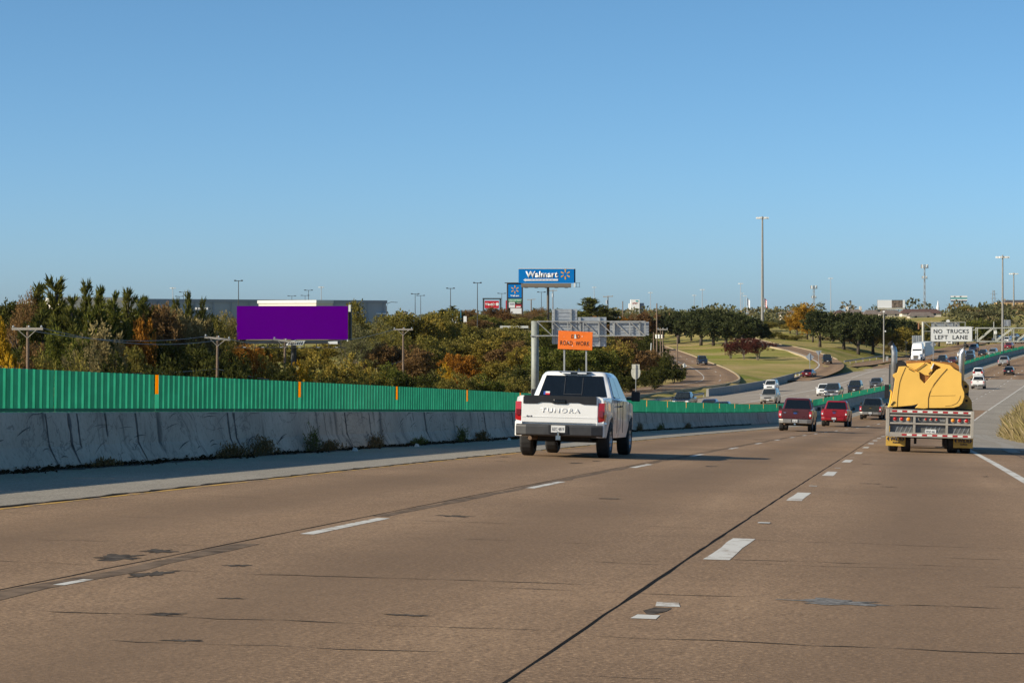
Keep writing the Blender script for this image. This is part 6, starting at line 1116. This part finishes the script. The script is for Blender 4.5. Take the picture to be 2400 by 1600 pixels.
for px, top, D, wd, kd, col, lab in [(1892, 704, 650, 74, 'broad', 'gold', 'tall golden tree left of the right oak group'), (1868, 726, 652, 56, 'broad', 'gold', 'golden tree half hidden left of the tall golden tree'), (1905, 745, 630, 60, 'broad', 'gold', 'low golden tree before the tall golden tree'),
 (2096, 762, 590, 74, 'broad', 'yolive', 'yellow green tree right of the camera pole'), (2135, 764, 600, 74, 'broad', 'yolive', 'yellow green tree left of the ribbed sign back'), (2168, 772, 620, 60, 'broad', 'olive', 'olive tree behind the far gantry post'), (2200, 750, 700, 80, 'broad', 'olive', 'olive tree behind the left lane sign, left'), (2245, 742, 720, 80, 'broad', 'grey', 'greyish tree behind the left lane sign, right'), (2292, 742, 690, 90, 'broad', 'green', 'dense green tree above the right truss'), (2262, 752, 680, 70, 'broad', 'green', 'green tree between the left lane sign and the right truss'), (2318, 748, 720, 70, 'broad', 'dark', 'dark tree left of the right high mast'), (2300, 722, 900, 90, 'broad', 'grey', 'bare grey tree on the slope above the right truss'), (2270, 716, 1000, 80, 'broad', 'olive', 'olive tree below the teal striped billboard'),
 (1382, 701, 560, 96, 'cedar', 'cedar', 'dense cedar above the left gantry'), (1362, 722, 570, 60, 'broad', 'green', 'green tree left of the dense cedar'), (1408, 736, 585, 56, 'broad', 'orange', 'orange tree right of the dense cedar'), (1448, 737, 600, 56, 'broad', 'orange', 'second orange tree right of the dense cedar'), (1506, 722, 640, 76, 'broad', 'rust', 'rust coloured tree left of the tallest wooden pole'), (1478, 730, 680, 60, 'broad', 'grey', 'grey green tree below the white tower building'), (1555, 724, 760, 70, 'broad', 'grey', 'grey green tree right of the tallest wooden pole'), (1165, 716, 610, 56, 'broad', 'rust', 'reddish tree between the restaurant sign and the pylon'), (1188, 728, 600, 50, 'broad', 'rust', 'reddish tree below the store pylon'), (1250, 716, 620, 76, 'feath', 'brown', 'bare brown tree left of the blue billboard pole'), (1230, 730, 600, 70, 'feath', 'brown', 'bare brown tree right of the store pylon'), (1310, 718, 700, 70, 'broad', 'green', 'green tree right of the blue billboard pole'), (1130, 735, 560, 70, 'broad', 'olive', 'olive tree below the restaurant sign'), (1220, 742, 560, 80, 'broad', 'olive', 'olive tree above the pale lot wall'), (1160, 742, 555, 70, 'broad', 'green', 'green tree at the left end of the pale lot wall'), (1270, 738, 580, 60, 'broad', 'dark', 'dark tree beside the blue billboard pole'), (1095, 722, 680, 60, 'broad', 'brown', 'brown tree behind the tall dark lamp post'), (1060, 718, 640, 50, 'cedar', 'cedar', 'cedar behind the fuel station'), (1020, 728, 640, 60, 'broad', 'olive', 'olive tree behind the middle of the wood'),
 (1802, 752, 700, 50, 'broad', 'olive', 'olive tree at the foot of the tallest mast, right'), (1828, 748, 720, 56, 'broad', 'grey', 'grey green tree right of the tallest mast'), (1852, 756, 690, 50, 'broad', 'yolive', 'yellow olive tree between the tallest mast and the golden trees'), (1775, 748, 760, 50, 'broad', 'green', 'green tree left of the tallest mast foot')]: tree(px, top, D, wd, kd, col, lab, 'scattered trees around the interchange')
for px, top, D, wd, lab in [(1712, 800, 503, 40, 'maroon crape myrtle, leftmost and smallest of three'), (1745, 792, 500, 62, 'maroon crape myrtle, middle of three'), (1776, 796, 494, 54, 'maroon crape myrtle, rightmost of three')]: tree(px, top, D, wd, 'myrtle', 'red', lab, 'maroon crape myrtles on the grass', bark=BARKP)
for px, top, D, wd, col, lab in [(1810, 776, 650, 50, 'dark', 'dark bush at the foot of the mast on the verge'), (1838, 780, 645, 50, 'olive', 'olive bush beside the mast foot bush'), (1866, 783, 640, 46, 'olive', 'olive bush left of the golden tree foot'), (2040, 790, 640, 60, 'brown', 'brown undergrowth below the right oaks'), (2090, 795, 620, 60, 'tan', 'tan undergrowth right of the camera pole'), (1945, 795, 650, 60, 'tan', 'tan undergrowth behind the oak trunks'), (1990, 795, 650, 60, 'brown', 'brown undergrowth between the oak trunks'), (2140, 798, 620, 60, 'olive', 'olive undergrowth left of the ribbed sign back'), (1740, 779, 640, 70, 'dark', 'dark undergrowth behind the left oak group'), (2330, 780, 720, 60, 'tan', 'tan brush behind the right truss'), (2385, 778, 760, 60, 'olive', 'olive brush at the right edge behind the truss')]: tree(px, top, D, wd, 'bush', col, lab, 'undergrowth on the verges')
# far wood: reads as one mass
r = np.random.default_rng(5); P = []; T = []; SZ = []; DV = []
def farband(px0, px1, n, D0, D1, h0, h1, q):
    for i in range(n):
        D = r.uniform(D0, D1); px = r.uniform(px0, px1)
        if 1940 < px < 2235 and D < 1270: continue
        X = (px - 1200) / F * D; z = float(gz(X, D, False)[0]); H = r.uniform(h0, h1); W_ = H * r.uniform(.45, .7); u = r.normal(0, 1, (q, 3)); u /= np.linalg.norm(u, axis=1, keepdims=True); u[:, 2] = np.abs(u[:, 2]) * .9 - .15
        P.append(np.array([X, D, z + H * .4]) + u * np.array([W_, W_, H * .6]) * r.uniform(.55, 1.05, (q, 1))); T.append(np.clip(r.uniform(0, .75) + r.uniform(0, .3, q), 0, 1)); SZ.append(np.full(q, H * .17)); DV.append(u)
farband(-100, 2500, 300, 1500, 2600, 7, 13, 70); farband(1000, 2450, 190, 900, 1400, 5, 9, 80); farband(1780, 2300, 80, 780, 1100, 3.5, 6.5, 90); farband(2250, 2420, 40, 800, 1100, 4, 7, 90); farband(1000, 1600, 60, 640, 900, 5, 8, 110); farband(-60, 320, 40, 640, 900, 7, 10, 90)
me = leaves_mesh('distant_wood', np.concatenate(P), np.concatenate(DV), np.concatenate(SZ), .7, np.concatenate(T), 3); FARL = leafmat('far_leaf', (.07, .078, .032), (.16, .152, .075), (.25, .17, .085), .2)
tag(link('distant_wood', me, FARL), 'far hazy line of mixed trees along the whole horizon', 'wood', kind='stuff')
# weeds and dirt at the foot of the median wall
SOIL = mat('dark_debris', (.035, .03, .026), .95, var=.5, scale=9); ribbon([(s, -12.42 + random.uniform(-.05, .05)) for s in np.arange(24, 170, .5)], .13, 'debris_strip', SOIL, bar, .02, .9)
def weed(s, h, w_, n, label, col):
    h *= .75; w_ *= 1.8; n = int(n * 2.6); col = {'dark': 'brown', 'green': 'green'}[col]
    q = rp(s, -12.38); t = thing('weed', label, 'plant', q, math.pi / 2 - float(np.interp(s, S, PSI)), 'weeds at the foot of the median wall'); rr_ = np.random.default_rng(int(s * 10)); mb = MB(); pts = []; dv = []
    for i in range(n):
        r0 = np.array([rr_.normal(0, w_ * .5), rr_.uniform(-.06, .08), 0]); tip = r0 + np.array([rr_.normal(0, .25) * h, rr_.uniform(-.12, .1), h * rr_.uniform(.35, 1) * math.exp(-(r0[0] / w_) ** 2)]); mid = (r0 + tip) / 2 + np.array([0, 0, .12 * h]); mb.tube([tuple(r0), tuple(mid), tuple(tip)], [.007, .005, .002], 3)
        for k in range(9): f = rr_.uniform(.1, 1); p = r0 * (1 - f) ** 2 + mid * 2 * f * (1 - f) + tip * f * f; pts.append(p + rr_.normal(0, .03, 3)); dv.append(rr_.normal(0, .6, 3) + np.array([0, 0, 1.]))
    mb.build('stems', mat('weed_stem', (.1, .08, .04), .9), t); link('leaves', leaves_mesh('leaves', np.array(pts), np.array(dv), .075, .22, rr_.uniform(0, 1, len(pts)), 1), LC[col], t)
for s, h, w_, n, lab, col in [(43.2, .45, .5, 26, 'sprawling weeds at the wall foot below the first amber reflector', 'dark'), (45.2, .6, .55, 30, 'taller sprawling weeds right of the first amber reflector', 'dark'), (49.3, .85, .3, 18, 'tall thin weed against the wall below the second amber reflector', 'green'), (50.8, .35, .6, 24, 'low weed mat right of the tall thin weed', 'dark'), (55.4, .6, .35, 18, 'bushy dark weed between the second and third reflectors', 'dark'), (60.2, .3, .6, 20, 'low weeds below the third amber reflector', 'green'), (66.5, .65, .4, 20, 'upright weed left of the white truck', 'green'), (69.5, .45, .6, 24, 'dark weeds just left of the white truck', 'dark'), (100, .5, .6, 22, 'weeds at the wall right of the white truck', 'dark'), (112, .6, .5, 20, 'dark weed clump below the shield sign', 'dark'), (121, .55, .5, 20, 'weed clump at the wall before the screen step', 'green'), (135, .5, .7, 22, 'weed clump at the wall left of the maroon pickup', 'dark'), (36, .2, .4, 16, 'small weeds at the wall foot near the left edge', 'dark')]: weed(s, h, w_, n, lab, col)
n = 9000; r = np.random.default_rng(17); ss = 25 + 150 * r.random(n) ** 1.25; of = -12.5 + np.abs(r.normal(0, .11, n)) * (1 + .8 * np.sin(ss * 1.7) * np.sin(ss * .53)); zz = np.abs(r.normal(0, .028, n)) * np.exp(-(of + 12.5) / .12)
px_ = np.array([tuple(rp(a, b_, .012 + c_)) for a, b_, c_ in zip(ss, of, zz)]); o = link('dead_leaves', leaves_mesh('dead_leaves', px_, r.normal(0, 1, (n, 3)) * np.array([1, 1, .3]), .07, .5, r.uniform(0, .6, n), 4), leafmat('dead_leaf', (.025, .02, .014), (.07, .052, .03), (.16, .12, .07), .1), bar); o['kind'] = 'stuff'
LIT = mat('litter_white', (.6, .6, .6), .6)
for i, s in enumerate((51.5, 58.2, 72.1)): q = rp(s, -12.0); o = MB().prism([(-.06, 0), (.07, .0), (.05, .06), (-.02, .08)], -.05, .06).build('litter', LIT); o.location = q; tag(o, ['crumpled white litter below the second amber reflector', 'crumpled white litter between the second and third reflectors', 'crumpled white litter beside the white truck'][i], 'litter')
# tall dry grass on the right bank
r = np.random.default_rng(9); n = 34000; ss = 104 + 156 * r.random(n) ** 1.3; of = RIGHT_EDGE(ss) + .1 + r.exponential(1.6, n) + .25 * np.sin(ss * .7); V = []; hts = r.uniform(.3, 1.3, n) * np.clip((of - RIGHT_EDGE(ss)) / .8, .35, 1.2)
bx = np.interp(ss, S, RX) + of * np.cos(np.interp(ss, S, PSI)); by = np.interp(ss, S, RY) - of * np.sin(np.interp(ss, S, PSI)); bz = gz(bx, by) - .05
az = r.uniform(0, 6.28, n); ln_ = r.normal(0, .28, (n, 2)) * hts[:, None]; wd = .013
a = np.stack([bx - np.cos(az) * wd, by - np.sin(az) * wd, bz], 1); b_ = np.stack([bx + np.cos(az) * wd, by + np.sin(az) * wd, bz], 1); c = np.stack([bx + ln_[:, 0], by + ln_[:, 1], bz + hts], 1); d = np.stack([bx + ln_[:, 0] * .4 + np.cos(az) * wd, by + ln_[:, 1] * .4 + np.sin(az) * wd, bz + hts * .6], 1)
V = np.stack([a, b_, d, c], 1).reshape(-1, 3); me = bpy.data.meshes.new('dry_grass'); me.from_pydata(V.tolist(), [], [(4 * i, 4 * i + 1, 4 * i + 2, 4 * i + 3) for i in range(n)]); at_ = me.attributes.new('tint', 'FLOAT', 'FACE'); at_.data.foreach_set('value', r.uniform(0, 1, n).astype(np.float32))
tag(link('dry_grass', me, leafmat('dry_grass_blade', (.16, .14, .05), (.34, .26, .13), (.46, .37, .22))), 'tall dry grass on the bank at the right edge', 'grass', kind='stuff')

# ------------------------------------------------------------------ the air
HZ0 = float(GZ.min()) - 1.5
hz = MB().box((0, 4600, (HZ0 + 52) / 2), (11000, 9700, 52 - HZ0)).build('haze', None)
hm = bpy.data.materials.new('haze_air'); hm.use_nodes = True; n = hm.node_tree; n.nodes.remove(n.nodes['Principled BSDF']); v = n.nodes.new('ShaderNodeVolumePrincipled'); v.inputs['Color'].default_value = (.72, .82, .92, 1); v.inputs['Density'].default_value = 1.5e-5; v.inputs['Anisotropy'].default_value = .2
n.links.new(v.outputs[0], n.nodes['Material Output'].inputs['Volume']); hz.data.materials.clear(); hz.data.materials.append(hm); tag(hz, 'thin pale air over the whole scene', 'haze', kind='stuff')
